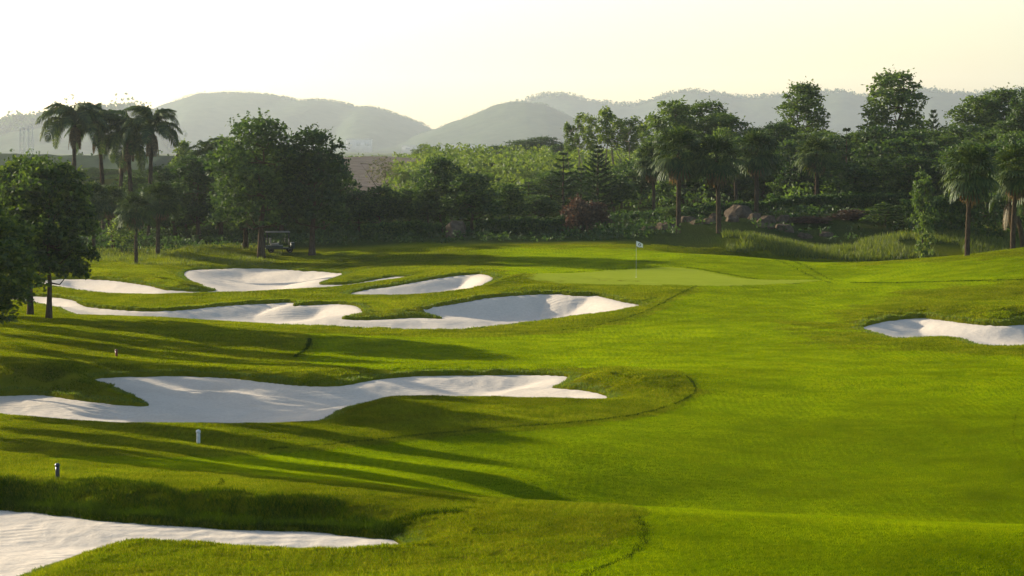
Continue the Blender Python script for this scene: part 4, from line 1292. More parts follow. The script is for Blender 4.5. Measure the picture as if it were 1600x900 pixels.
# ---- broadleaf and palm trees along the back of the course
T = [
    # name, variant, px, distance, top py, half width m, label, group
    ('broadleaf_tree', 'dark0', 408, 165, 190, 2.9, 'tall dark broadleaf tree beside the parked buggy, fullest of the left grove', None),
    ('broadleaf_tree', 'dark1', 487, 166, 202, 2.6, 'tall dark rounded tree with a bare straight trunk at the edge of the left grove', None),
    ('broadleaf_tree', 'dark2', 383, 170, 238, 2.3, 'dark tree with a leaning trunk half behind the fullest left tree', None),
    ('broadleaf_tree', 'dark3', 310, 180, 246, 2.3, 'dark dense tree under the dark feather palm of the left grove', None),
    ('broadleaf_tree', 'dark1', 345, 182, 256, 2.3, 'dark dense tree beside the leaning trunk in the left grove', None),
    ('broadleaf_tree', 'dark2', 275, 183, 285, 2.2, 'dark low tree next to the short fan palms of the left grove', None),
    ('broadleaf_tree', 'dark0', 505, 187, 250, 2.0, 'dark tree with a pale thin trunk behind the rounded left tree', None),
    ('broadleaf_tree', 'dark3', 440, 186, 262, 2.4, 'dark tree filling the gap between the two tallest left trees', None),
    ('pale_tree', 'light1', 287, 232, 222, 1.6, 'pale green feathery tree rising behind the left grove beside the palms', None),
    ('pale_tree', 'light0', 347, 235, 216, 1.7, 'pale green feathery tree rising behind the left grove beside the tallest tree', None),
    ('round_tree', 'mid0', 560, 186, 299, 1.5, 'small dark bushy tree next to the rounded left grove tree, first in its row', None),
    ('round_tree', 'mid1', 598, 184, 292, 1.6, 'small dark bushy tree below the leafless shrub', None),
    ('round_tree', 'mid2', 640, 186, 296, 1.6, 'small dark bushy tree second from the two tiered tree', None),
    ('round_tree', 'mid0', 668, 183, 300, 1.2, 'small dark narrow bushy tree touching the two tiered tree', None),
    ('round_tree', 'mid1', 690, 182, 247, 1.55, 'dark two tiered tree standing above the row of small trees', None),
    ('round_tree', 'mid2', 737, 180, 273, 2.1, 'broad dark dome shaped tree above the big boulder', None),
    ('round_tree', 'mid0', 795, 183, 288, 1.3, 'small dark tree with a dark trunk beside the layered pines', None),
    ('round_tree', 'mid1', 840, 190, 305, 1.5, 'small dark tree at the foot of the layered pines', None),
    ('pale_tree', 'light2', 662, 415, 226, 1.8, 'lone pale spiky tree on the skyline of the scrub slope', None),
    ('pale_tree', 'light0', 716, 400, 236, 1.9, 'thin pale tree on the skyline between the spiky tree and the massed trees', None),
    ('broadleaf_tree', 'dark0', 782, 415, 228, 3.2, 'bluish rounded tree, lowest end of the mass behind the scrub slope', None),
    ('broadleaf_tree', 'dark1', 818, 420, 219, 3.7, 'bluish rounded tree, second in the mass behind the scrub slope', None),
    ('broadleaf_tree', 'dark2', 852, 418, 215, 3.6, 'bluish rounded tree, highest of the mass behind the scrub slope', None),
    ('broadleaf_tree', 'dark3', 878, 412, 226, 2.8, 'bluish rounded tree touching the slender trees, end of the mass behind scrub', None),
    ('slender_tree', 'slender0', 889, 262, 192, 0.62, 'slender light green tree with single bare stem touching the bluish massed trees', None),
    ('slender_tree', 'slender2', 906, 266, 181, 0.70, 'slender light green tree, second of its row before the far hills', None),
    ('slender_tree', 'slender1', 924, 260, 186, 0.86, 'slender light green tree with forked stem just before the tallest slender one', None),
    ('slender_tree', 'slender0', 944, 258, 168, 0.86, 'tallest dark slender tree with bare forked stem before the far hills', None),
    ('slender_tree', 'slender3', 966, 262, 186, 1.01, 'slender light green tree next after the tallest dark slender one', None),
    ('slender_tree', 'slender1', 986, 256, 190, 1.01, 'slender leaning light green tree, second after the tallest slender one', None),
    ('slender_tree', 'slender3', 1006, 258, 192, 1.01, 'slender light green tree touching the feathery topped tree', None),
    ('broadleaf_tree', 'tall0', 1048, 236, 158, 2.7, 'feathery topped tree right of the slender trees', None),
    ('broadleaf_tree', 'tall2', 1098, 240, 160, 3.3, 'broad feathery tree behind the flag side fan palm', None),
    ('broadleaf_tree', 'tall0', 1132, 236, 178, 2.8, 'broad feathery tree sloping down behind the paler rounded tree', None),
    ('pale_tree', 'light2', 1131, 214, 203, 1.5, 'paler rounded tree between two fan palms', None),
    ('broadleaf_tree', 'tall2', 1253, 245, 131, 2.8, 'tall oval tree above the middle of the hedge, see-through at its foot', None),
    ('broadleaf_tree', 'tall2', 1397, 240, 113, 3.5, 'tallest tree of all, with a ragged leaning top against the sky', None),
    ('broadleaf_tree', 'tall0', 1525, 240, 150, 3.1, 'broad airy tree with visible limbs behind the lone ridge palm', None),
    ('broadleaf_tree', 'tall2', 1560, 242, 140, 3.2, 'taller airy tree with visible limbs between the lone ridge palm and its neighbour', None),
    ('broadleaf_tree', 'dark1', 1606, 226, 136, 2.0, 'dark tree cut by the picture edge beyond the right ridge', None),
    ('broadleaf_tree', 'dark2', 1212, 222, 194, 2.0, 'dark rounded tree just left of the tall oval tree', None),
    ('round_tree', 'mid0', 1355, 208, 226, 1.7, 'dark round tree below the ragged leaning top, beside the layered pine', None),
    ('round_tree', 'mid1', 1397, 206, 218, 2.3, 'broad dark round tree directly below the tallest tree', None),
    ('round_tree', 'mid2', 1444, 212, 224, 2.0, 'dark round tree below the small spiky pine', None),
    ('round_tree', 'mid0', 1230, 214, 222, 2.0, 'dark round tree behind the fan palm in the hedge, below the oval tree', None),
    ('round_tree', 'mid1', 1300, 216, 214, 2.0, 'dark round tree touching the layered pine above the hedge', None),
    ('round_tree', 'mid2', 1490, 196, 236, 2.0, 'dark round tree between the bright sapling and the lone ridge palm', None),
    ('round_tree', 'mid1', 1540, 186, 226, 2.6, 'broad dark round tree directly behind the lone ridge palm', None),
    ('round_tree', 'mid0', 1600, 180, 222, 2.4, 'dark round tree behind the ridge palm with a side frond', None),
    ('round_tree', 'mid2', 1000, 212, 258, 1.9, 'dark bushy tree below the last slender trees behind the hedge', None),
    ('round_tree', 'mid1', 960, 204, 272, 1.7, 'dark bushy tree touching the spiky tiered pine', None),
    ('round_tree', 'mid0', 1085, 214, 246, 2.0, 'dark bushy tree between the first two fan palms of the row', None),
    ('round_tree', 'mid2', 1150, 212, 250, 2.0, 'dark bushy tree between the last two fan palms of the row', None),
    ('norfolk_pine', 'pine0', 934, 197, 227, 1.6, 'dark spiky tiered pine in front of the slender trees', None),
    ('norfolk_pine', 'flatpine0', 880, 202, 238, 1.7, 'flat layered pine with tufted top left of the red shrub', None),
    ('norfolk_pine', 'flatpine1', 826, 206, 284, 1.8, 'low flat layered pine above the low hedge', None),
    ('norfolk_pine', 'flatpine1', 908, 206, 262, 1.7, 'flat layered pine between the tufted one and the spiky pine', None),
    ('norfolk_pine', 'pine1', 1457, 250, 172, 1.3, 'small spiky tiered pine against the hills by the tallest tree', None),
    ('norfolk_pine', 'flatpine0', 1322, 207, 200, 1.4, 'flat layered pine above the hedge beside the round trees', None),
    ('norfolk_pine', 'flatpine1', 1298, 205, 262, 1.6, 'low flat layered pine just above the hedge', None),
    ('fan_palm', 'fan0', 1060, 174, 203, 2.15, 'fan palm with a slim trunk behind the flag, left of three in a row', None),
    ('fan_palm', 'fan1', 1123, 173, 214, 2.15, 'fan palm with its trunk before the boulders, middle of three in a row', None),
    ('fan_palm', 'fan2', 1182, 187, 208, 2.15, 'fan palm with its trunk beside the largest bank boulder', None),
    ('fan_palm', 'fan0', 1276, 200, 216, 2.0, 'fan palm rising out of the middle of the hedge', None),
    ('fan_palm', 'fan1', 1022, 193, 226, 1.7, 'fan palm with drooping dark crown behind the end of the long hedge', None),
    ('fan_palm', 'fan2', 1150, 202, 226, 1.8, 'fan palm with drooping dark crown between two palms with bare trunks', None),
    ('fan_palm', 'fan2', 1512, 144, 232, 1.85, 'fan palm on the crest of the right ridge, standing alone', None),
    ('fan_palm', 'fan1', 1583, 147, 230, 1.9, 'fan palm with a side frond on the right ridge by the picture edge', None),
    ('fan_palm', 'fan0', 1606, 153, 240, 1.8, 'fan palm half hidden behind the outermost right ridge palm', None),
    ('fan_palm', 'fan0', 212, 159, 303, 1.45, 'short fan palm with its trunk on the sunlit mound slope, clear of the others', None),
    ('fan_palm', 'fan1', 246, 167, 286, 1.75, 'short broad fan palm behind the one on the sunlit mound slope', None),
    ('fan_palm', 'fan2', 146, 170, 286, 1.6, 'short fan palm below the tallest feather palm', None),
    ('fan_palm', 'fan1', 176, 176, 292, 1.6, 'short fan palm below the leaning feather palm', None),
    ('sapling', 'sapling0', 1442, 172, 268, .85, 'bright green sapling in the hollow below the hedge', None),
    ('sapling', 'sapling1', 1446, 166, 338, .5, 'thin small sapling standing in the tall grass', None),
    ('sapling', 'sapling1', 190, 172, 338, .8, 'bright sunlit sapling among the short left palms', None),
    ('sapling', 'sapling0', 1490, 178, 300, 1.2, 'bright green bushes behind the lone right palm', None),
    ('bare_shrub', 'bare', 598, 262, 246, 1.6, 'twiggy grey leafless shrub on the bare soil slope', None),
]
FILL = []
MARKS = [(116, 'tallest feather palm'), (162, 'thick leaning feather palm'), (205, 'thin upright feather palm'), (246, 'short broad fan palm'), (287, 'pale feathery tree beside the palms'), (322, 'dark feather palm'), (383, 'leaning trunk'), (408, 'fullest left tree'), (440, 'parked buggy'), (487, 'rounded left tree'), (540, 'first small bushy tree'),
         (620, 'row of small bushy trees'), (705, 'two tiered tree'), (770, 'dome shaped tree'), (860, 'flat layered pines'), (905, 'tall reddish shrub'), (940, 'spiky tiered pine'), (970, 'slender trees'), (1010, 'last slender tree'), (1060, 'palm behind the flag'), (1095, 'feathery trees'), (1123, 'palm before the boulders'), (1157, 'largest bank boulder'), (1182, 'palm beside the largest boulder'),
         (1222, 'dark rounded tree by the oval tree'), (1253, 'tall oval tree'), (1276, 'palm in the hedge'), (1298, 'low layered pine'), (1325, 'layered pine above the hedge'), (1360, 'second reddish shrub'), (1397, 'tallest ragged tree'), (1425, 'bright sapling'), (1457, 'small spiky pine'), (1490, 'broad airy tree'), (1512, 'lone ridge palm'), (1550, 'taller airy tree'), (1583, 'ridge palm with a side frond')]


def near_mark(px):
    return min(MARKS, key=lambda m_: abs(m_[0] - px))[1]


def row_of(Y):
    return 'front' if Y < 202 else ('middle' if Y < 219 else 'back')


rf = random.Random(5)
for i, (px, Y, tp, hw) in enumerate([(140, 205, 292, 2.0), (172, 200, 300, 2.0), (215, 206, 276, 2.2), (258, 200, 262, 2.2), (285, 206, 256, 2.3), (330, 212, 244, 2.3), (365, 206, 236, 2.3), (425, 205, 232, 2.4), (462, 204, 240, 2.2), (508, 200, 262, 1.8), (232, 186, 306, 1.8), (290, 188, 300, 2.0), (340, 190, 290, 2.2), (430, 192, 286, 2.3), (545, 196, 316, 1.4),
                                       (705, 196, 306, 1.8), (770, 198, 300, 1.8), (620, 198, 312, 1.7), (860, 210, 272, 2.0), (970, 216, 266, 2.0), (1030, 220, 244, 2.2), (1068, 208, 262, 2.2), (1100, 222, 226, 2.4), (1165, 224, 214, 2.4), (1190, 212, 238, 2.2), (1240, 226, 208, 2.4), (1270, 212, 236, 2.2), (1340, 224, 206, 2.2), (1378, 222, 200, 2.6), (1420, 222, 204, 2.6), (1470, 222, 212, 2.6), (1500, 212, 224, 2.4), (1548, 216, 206, 2.6), (1590, 206, 206, 2.6), (1420, 196, 244, 2.2), (1330, 198, 256, 2.0), (1575, 196, 236, 2.4), (1024, 236, 216, 2.0), (1065, 228, 200, 2.4), (1185, 232, 200, 2.4), (1222, 236, 196, 2.4), (1290, 232, 205, 2.4), (1320, 236, 212, 2.3), (1365, 232, 214, 2.6), (1450, 232, 204, 2.6), (1490, 230, 200, 2.6), (1520, 228, 196, 2.6), (1578, 226, 190, 2.6), (985, 226, 252, 2.0), (945, 218, 268, 2.0), (905, 226, 270, 2.0), (1110, 206, 268, 2.0), (1140, 206, 262, 2.0), (1250, 208, 252, 2.0), (1375, 204, 246, 2.2), (1460, 206, 238, 2.3), (1510, 194, 256, 2.2)]):
    FILL.append(('broadleaf_tree', rf.choice(['tall0', 'tall2', 'dark1', 'dark3']) if px > 900 and tp < 240 else rf.choice(['dark0', 'dark1', 'dark2', 'dark3', 'mid0', 'mid1', 'mid2']), px, Y, tp, hw,
                 'dark leafy tree, %s of the belt, by the %s' % (row_of(Y), near_mark(px)),
                 'inner trees of the left grove' if px < 560 else ('trees behind the low hedges' if px < 900 else 'inner trees of the right belt')))
for i in range(16):
    px = -60 + i * 22 + rf.uniform(-6, 6)
    FILL.append(('broadleaf_tree', 'dark%d' % (i % 4), px, 290 + rf.uniform(-12, 25), 268 + rf.uniform(-8, 8), 3.0, 'hazy low tree in the line far behind the feather palms', 'far tree line behind the feather palms'))
for i, (px, Y, tp, hw, vk) in enumerate([(640, 262, 268, 2.2, 'light0'), (675, 255, 262, 2.0, 'mid1'), (715, 262, 264, 2.2, 'light2'), (752, 252, 272, 2.2, 'mid0'), (790, 268, 262, 2.4, 'light0'), (770, 300, 254, 2.4, 'mid2'), (835, 262, 268, 2.2, 'light2'), (848, 300, 250, 2.6, 'mid1'), (868, 250, 268, 2.2, 'mid0'), (700, 320, 250, 2.4, 'mid2'), (740, 330, 247, 2.4, 'light2'), (815, 330, 247, 2.6, 'light0')]):
    FILL.append(('round_tree', vk, px, Y, tp, hw, '%s bushy tree %s the scrub slope behind the %s' % ('pale' if vk[0] == 'l' else 'dark', 'low on' if Y < 270 else ('halfway up' if Y < 310 else 'high on'), near_mark(px)), 'trees among the scrub'))
for nm, vk, px, Y, tp, hw, lab, grp in T + FILL:
    t = plant(nm, V[vk], spot(px, Y), Y, top_z(tp, Y), hw, lab, 'palm' if 'palm' in nm else ('shrub' if 'shrub' in nm else 'tree'), grp)

# ---- arching feather palms of the left grove, each frond a part of its own
FR = [frond_mesh(300 + i) for i in range(4)]
FD = [frond_mesh(310 + i, 2.2, True) for i in range(2)]


def feather_palm(px, Y, tp, lean, n, label, seed, group=None, fl=1.0):
    r = np.random.default_rng(seed)
    x = spot(px, Y)
    z0 = gh(x, Y)
    Hh = top_z(tp, Y) - z0
    hub = Hh - 1.25 * fl
    t = thing('feather_palm', (x, Y, z0 - .05), label, 'palm', group)
    g = Geo()
    z = np.linspace(-.2, hub, 18)
    f = z / hub
    g.tube(np.stack([lean * f ** 2, .2 * lean * f, z], 1), .2 - .06 * f + .015 * ((np.arange(18) % 2) * 2 - 1), 9)
    obj('trunk', g.mesh('trunk', M['bark'], True, False), t)
    for i in range(n):
        o = obj('frond', FR[i % 4], t, (lean, .2 * lean, hub))
        fz = i / n
        tilt = R(54 - 82 * fz) + r.normal(0, .1)
        o.rotation_euler = (r.normal(0, .12), -tilt, i * 2.39996 + seed)
        s = 1.22 * fl * (.85 + .3 * r.random())
        o.scale = (s, s, s)
    for i in range(5):
        o = obj('dead_frond', FD[i % 2], t, (lean, .2 * lean, hub - .1))
        o.rotation_euler = (0, 0, i * 1.257 + seed * .7)


feather_palm(116, 192, 170, .1, 20, 'tallest arching feather palm at the outer edge of the left grove', 1)
feather_palm(162, 196, 178, -.35, 19, 'arching feather palm with a thick leaning trunk, second in its clump', 2)
feather_palm(205, 194, 192, -.2, 17, 'arching feather palm with thin upright trunk, third in its clump', 3, None, .9)
feather_palm(234, 190, 182, .25, 19, 'arching feather palm nearest the pale feathery tree', 4, None, .95)
feather_palm(186, 204, 214, .5, 15, 'low leaning feather palm in the middle of the clump', 5, None, .85)
feather_palm(322, 204, 226, .1, 15, 'dark feather palm rising among the dark trees of the left grove', 6, None, .8)
feather_palm(1600, 158, 292, -.9, 9, 'low feather palm with a sunlit drooping frond beside the right ridge palms', 7, None, .7)

# ---- near trees at the left and those beside them outside the frame, whose shadows cross the turf
plant('broadleaf_tree', V['near0'], at_z(76, 501, .3)[0], at_z(76, 501, .3)[1], top_z(252, 110), 2.3, 'leafy tree with a straight dark trunk on the lawn beside the bunkers', 'tree', None, .6)
plant('broadleaf_tree', V['near1'], at_z(47, 489, .4)[0], at_z(47, 489, .4)[1], top_z(246, 113), 2.4, 'leafy tree with its trunk half hidden beside the straight dark trunk', 'tree', None, 2.1)
plant('broadleaf_tree', V['near0'], -18.9, 84, 6.3, 2.15, 'leafy tree with sunlit drooping leaves cut by the picture edge', 'tree', None, 3.4)
for i, (x, y, h, w) in enumerate([(-18.6, 66.6, 6.6, .75), (-19.6, 69.2, 7, .7), (-18.4, 70.6, 6.4, .65), (-20, 72.6, 7.2, .85), (-19.2, 75.0, 7, .8), (-21, 77.2, 7.4, .9), (-19.8, 79.4, 6.8, .7), (-21.5, 84.5, 7.2, 1.6), (-22.4, 88.5, 7.5, 1.6), (-23, 92.5, 7.5, 1.4), (-26.5, 99, 8, 1.3), (-27.5, 105, 8, 1.1), (-28.8, 110, 8.2, 1.2), (-30, 116, 8.5, 1.3), (-33, 98, 8.5, 2)]):
    plant('broadleaf_tree', V['near%d' % (i % 2)], x, y, gh(x, y) + h, w, 'leafy tree of the row beside the lawn whose long shadows cross it', 'tree', 'trees beside the lawn', i * 1.3)


# ---- hedges, shrubs, ground cover
def hedge(name, px0, px1, Y, ztop0, ztop1, depth, n, mat, label, cat='hedge', size=.2):
    r = np.random.default_rng(int(px0))
    x0, x1 = spot(px0, Y), spot(px1, Y)
    f = r.random(n)
    X = x0 + (x1 - x0) * f
    zt = ztop0 + (ztop1 - ztop0) * f + .16 * fbm(X / 1.1, X * 0 + Y) + .12 * vnoise(X / .5, X * 0)
    side = r.random(n)
    yy = np.where(side < .55, -depth / 2, r.uniform(-depth / 2, depth / 2, n))
    yy = yy + r.normal(0, .1, n) + .2 * vnoise(X / .9 + 7, X * 0 + Y)
    zg = ground_z(X, Y + yy)
    zz = np.where(side < .55, zg + (zt - zg) * r.random(n), zt + r.normal(0, .07, n))
    g = Geo()
    V_, Q_ = leaf_quads(np.stack([X, Y + yy, zz], 1), size, .6, .3, r)
    xm, ym = (x0 + x1) / 2, Y
    zm = gh(xm, ym)
    V_ = V_ - np.array([xm, ym, zm])
    g.add(V_, Q_)
    t = thing(name, (xm, ym, zm), label, cat)
    obj('foliage', g.mesh('foliage', M[mat]), t)
    s = Geo()
    for i in range(int(abs(x1 - x0) / .6) + 2):
        fx = (i + .5) / (int(abs(x1 - x0) / .6) + 2)
        xx = x0 + (x1 - x0) * fx
        zz0 = gh(xx, Y) - zm
        s.tube([(xx - xm, 0, zz0 - .1), (xx - xm + r.normal(0, .08), 0, (ztop0 + (ztop1 - ztop0) * fx) - zm - .25)], [.035, .015], 5)
    obj('stems', s.mesh('stems', M['bark'], True, False), t)
    return t


hedge('clipped_hedge', 945, 1215, 190, top_z(338, 190), top_z(314, 190), 1.6, 11000, 'leaf_hedge', 'long clipped dark green hedge with a sunlit top behind the boulders')
hedge('clipped_hedge', 1200, 1445, 194, top_z(309, 194), top_z(304, 194), 1.8, 11000, 'leaf_hedge', 'clipped hedge with a sunlit top behind the reddish shrubs')
hedge('low_hedge', 565, 690, 178, top_z(352, 178), top_z(350, 178), 1.0, 4500, 'leaf_hedge', 'low dark hedge left of the big boulder')
hedge('low_hedge', 742, 890, 179, top_z(346, 179), top_z(344, 179), 1.0, 4500, 'leaf_hedge', 'low dark hedge right of the big boulder')
hedge('low_hedge', 300, 470, 182, top_z(372, 182), top_z(366, 182), 1.2, 4500, 'leaf_hedge', 'low dark hedge under the left grove behind the buggy')
hedge('shrub_bank', 1410, 1620, 178, top_z(318, 178), top_z(300, 178), 2.2, 8000, 'leaf_hedge', 'loose green shrubs below the round trees by the right ridge', 'shrubs', .26)

for px, Y, tp, hw, lab in [(903, 178, 312, 1.1, 'tall reddish brown shrub at the end of the long hedge'), (928, 183, 318, 1.2, 'reddish brown shrub against the end of the long hedge'),
                           (1262, 184, 338, 1.7, 'low dark red shrub at the end of the boulder bank'), (1332, 186, 328, 1.5, 'dark red shrub before the clipped hedge, beyond the boulders')]:
    plant('red_shrub', V['redbush'], spot(px, Y), Y, top_z(tp, Y), hw, lab, 'shrub')
for px, Y, tp, hw, lab in [(1385, 182, 318, 1.6, 'green rounded shrub at the end of the reddish shrubs'), (1050, 187, 322, .9, 'pale green grassy shrub poking over the long hedge')]:
    plant('green_shrub', V['sapling0'], spot(px, Y), Y, top_z(tp, Y), hw, lab, 'shrub')


def scatter_leaves(name, X, Y, hgt, size, per, rad, mat, label, cat):
    n = len(X)
    r = rng
    Z = ground_z(X, Y)
    B = np.repeat(np.stack([X, Y, Z], 1), per, 0)
    hh = np.repeat(hgt * (.5 + r.random(n)), per)
    rr = np.repeat(rad * (.6 + .8 * r.random(n)), per)
    a = r.random(n * per) * 6.283
    q = r.random(n * per)
    h = r.random(n * per) ** .7
    P = B + np.stack([np.cos(a) * rr * np.sqrt(q) * (1.1 - .6 * h), np.sin(a) * rr * np.sqrt(q) * (1.1 - .6 * h), h * hh], 1)
    V_, Q_ = leaf_quads(P, size, .5, .3, r)
    me = mesh_from(name, V_, Q_, M[mat], False, {'rnd': ('FACE', np.clip(np.repeat(r.random(n), per) * .6 + .4 * r.random(n * per), 0, 1))})
    return obj(name, me, kind='stuff', label=label, cat=cat)


X = rng.uniform(-34, 30, 2300)
Y = 236 + 175 * rng.random(2300) ** 1.2
ok = ~((X / Y > -.078) & (X / Y < -.052) & (Y < 300)) & ~((X > -6) & (X < 12) & (Y > 345)) & ~((((X + 20.5) / 9.5) ** 2 + ((Y - 318) / 42) ** 2) < 1.0) & (X / Y > -.085)
X, Y = X[ok], Y[ok]
scatter_leaves('scrub', X, Y, 1.7, .42, 30, 1.2, 'leaf_scrub', 'bright green scrub covering the slope in the middle distance', 'scrub')
X = rng.uniform(-46, 46, 1500)
Y = rng.uniform(171, 192, 1500)
ok = (X < 12) | (Y > 186) | ((Y > 177) & (Y < 181) & (rng.random(1500) > .45))
scatter_leaves('ground_cover', X[ok], Y[ok], .5, .26, 16, .8, 'leaf_dark', 'dark ground cover under the tree belt', 'ground cover')
X = rng.uniform(-55, 60, 800)
Y = rng.uniform(192, 245, 800)
ok = ((X > 8) | (X < -30))
scatter_leaves('undergrowth', X[ok], Y[ok], 1.7, .36, 28, 1.2, 'leaf_mid', 'dense undergrowth behind the hedge and among the back trees', 'undergrowth')


# ---- boulders
def boulder(px, py, Y, w, h, d, seed, label, group=None, zb=None):
    r = random.Random(seed)
    x = spot(px, Y)
    z0 = gh(x, Y) if zb is None else zb
    me = bpy.data.meshes.new('boulder')
    import bmesh
    bm = bmesh.new()
    bmesh.ops.create_icosphere(bm, subdivisions=4, radius=1.0)
    off = Vector((r.random() * 50, r.random() * 50, r.random() * 50))
    planes = [Vector((r.gauss(0, 1), r.gauss(0, 1), abs(r.gauss(0, .6)))).normalized() for _ in range(12)] + [Vector((r.gauss(0, .12), r.gauss(0, .12), 1)).normalized()]
    for v in bm.verts:
        p = v.co.copy()
        m = 1.0
        for n_ in planes:
            dd = p.dot(n_)
            if dd > .64:
                m = min(m, .64 / dd)
        p *= m * 1.25
        p *= 1 + .10 * mnoise.noise(p * 1.6 + off) + .05 * mnoise.noise(p * 4.5 + off) + .02 * mnoise.noise(p * 11 + off)
        v.co = Vector((p.x * w / 2, p.y * d / 2, p.z * h * .62 + h * .38))
    bm.to_mesh(me)
    bm.free()
    me.materials.append(M['rock'])
    o = obj('boulder', me, None, (x, Y, z0 - .12), None, label, 'boulder', group)
    o.rotation_euler = (0, 0, r.uniform(-.5, .5))
    return o


G1 = 'grey boulders set in the bank below the long clipped hedge'
boulder(712, 355, 177, 1.9, 1.5, 1.6, 1, 'big pointed tan boulder alone below the dome shaped tree')
boulder(1157, 333, 186, 2.1, 1.15, 1.6, 2, 'largest rounded boulder of the bank, beside a fan palm trunk')
for i, (px, Y, w, h) in enumerate([(1012, 178.5, 1.1, .5), (1040, 178, 1.9, .85), (1090, 180, 1.2, .55), (1108, 180, 1.2, .6), (1118, 183, 1.2, .8), (1143, 181, 1.0, .85), (1192, 179.5, 1.7, .85), (1200, 183, 1.5, .7), (1228, 180, 1.4, .75), (1225, 184, 1.3, .8), (1256, 179, 1.2, .6), (1290, 180, 1.3, .5), (1075, 182, 1.6, .7), (1180, 184, 1.2, .8)]):
    boulder(px, 0, Y, w * .95, h * .85, 1.1, 20 + i, '%s tan boulder, %s of bank, by the %s' % ('wide' if w > 1.45 else 'small', 'foot' if Y < 180.5 else 'top', near_mark(px)), G1)


# ---- flagstick
fx, fy, fz = at_z(994, 435, .86)
fz = gh(fx, fy) + .02
t = thing('flagstick', (fx, fy, fz), 'white golf flag with a grey mark on a thin pole standing in the green', 'flag')
g = Geo()
g.tube([(0, 0, -.15), (0, 0, .9), (0, 0, 2.05)], [.008, .007, .006], 8)
obj('pole', g.mesh('pole', M['steel'], True, False), t)
nu, nv = 22, 12


def flag_pt(u, v, o=0.0):
    w = .04 * math.sin(u * 7 + v * 1.5) * u
    return (.012 + .36 * u + o * .2, w - o, 2.03 - .26 * v - .10 * u - .06 * u * u - .04 * math.sin(u * 5) * v)


vs, qs = [], []
for j in range(nv + 1):
    for i in range(nu + 1):
        vs.append(flag_pt(i / nu, j / nv))
for j in range(nv):
    for i in range(nu):
        a = j * (nu + 1) + i
        qs.append((a, a + 1, a + nu + 2, a + nu + 1))
fl = obj('flag', mesh_from('flag', np.array(vs), np.array(qs), M['fabric'], True), t)
# printed mark: a ring with a bar, 4 mm proud of both faces
for sgn in (1, -1):
    vs, qs = [], []
    for k in range(20):
        a = 2 * math.pi * k / 20
        for rr in (.55, 1.0):
            vs.append(flag_pt(.5 + .24 * rr * math.cos(a), .5 + .30 * rr * math.sin(a), .004 * sgn))
    for k in range(20):
        a = 2 * k
        b = 2 * ((k + 1) % 20)
        qs.append((a, a + 1, b + 1, b))
    base = len(vs)
    for (u, v) in [(.34, .42), (.66, .42), (.66, .58), (.34, .58)]:
        vs.append(flag_pt(u, v, .005 * sgn))
    qs.append((base, base + 1, base + 2, base + 3))
    obj('flag_mark', mesh_from('flag_mark', np.array(vs), np.array(qs), M['print']), fl)
g = Geo()
g.tube([(0, 0, .005), (0, 0, .012)], [.054, .054], 20)
obj('cup', g.mesh('cup', M['white_paint'], False, False), t)


# ---- distance stakes
def stake(px, py, z, h, w, body, cap, label):
    x, y, _ = at_z(px, py, z)
    z0 = gh(x, y)
    t = thing('marker_stake', (x, y, z0 - .02), label, 'stake')
    g = Geo()
    zz = np.array([-.1, 0, h * .5, h * .80])
    g.tube(np.stack([zz * 0, zz * 0, zz], 1), [w * .46, w * .48, w * .47, w * .46], 14)
    obj('post', g.mesh('post', body, True, False), t)
    g = Geo()
    a = np.linspace(0, math.pi / 2, 7)
    zz = np.r_[h * .78, h * .80, h * .86 + h * .14 * np.sin(a)]
    rr = np.r_[w * .50, w * .60, w * .60 * np.cos(a) + .001]
    g.tube(np.stack([zz * 0, zz * 0, zz], 1), rr, 14)
    obj('cap', g.mesh('cap', cap, True, False), t)


stake(90, 750, .66, .37, .10, M['stake_dark'], M['stake_dark'], 'dark blue round topped stake above the shaggy face of the near bunker')
stake(310, 696, .08, .41, .11, M['stake_white'], M['stake_white'], 'white round topped stake in shade beyond the long middle bunker')
stake(182, 560, .10, .33, .10, M['stake_red'], M['stake_red'], 'small dark red stake on the sunlit lawn left of centre')

# ---- parked buggy in the shade of the left grove
bx, by = spot(436, 168), 168.0
bz = gh(bx, by)
t = thing('golf_buggy', (bx, by, bz), 'golf buggy with a pale roof parked in shade under the tallest left trees', 'golf cart', None, R(8))


def part(name, boxes, mat, parent=t, tubes=()):
    g = Geo()
    for lo, hi in boxes:
        g.box(lo, hi)
    for pts, rad in tubes:
        g.tube(pts, rad, 8)
    return obj(name, g.mesh(name, mat, False, False), parent)


part('body', [((-.95, -.55, .25), (.25, .55, .52)), ((.25, -.52, .25), (.85, .52, .38)), ((.80, -.50, .30), (1.05, .50, .72))], M['cart_paint'])
part('seat', [((-.60, -.50, .52), (-.05, .50, .66)), ((-.68, -.50, .66), (-.56, .50, 1.02))], M['vinyl'])
part('roof', [((-.95, -.58, 1.42), (.75, .58, 1.48)), ((-.90, -.53, 1.48), (.70, .53, 1.505))], M['cart_roof'])
for px_, py_ in ((-.85, -.52), (-.85, .52), (.68, -.5), (.68, .5)):
    part('roof_post', [], M['stake_black'], t, [([(px_, py_, .5), (px_ * .98, py_, 1.43)], .018)])
part('steering_wheel', [], M['stake_black'], t, [([(.62, -.25, .66), (.42, -.25, .88)], .015), ([(.40 + .0, -.25 + .15 * math.cos(a), .90 + .15 * math.sin(a)) for a in np.linspace(0, 6.283, 13)], .014)])
part('bag', [], M['stake_black'], t, [([(-1.05, .2, .35), (-1.12, .2, 1.05)], [.13, .14])])
part('bag', [], M['stake_black'], t, [([(-1.05, -.2, .35), (-1.12, -.2, 1.05)], [.13, .14])])
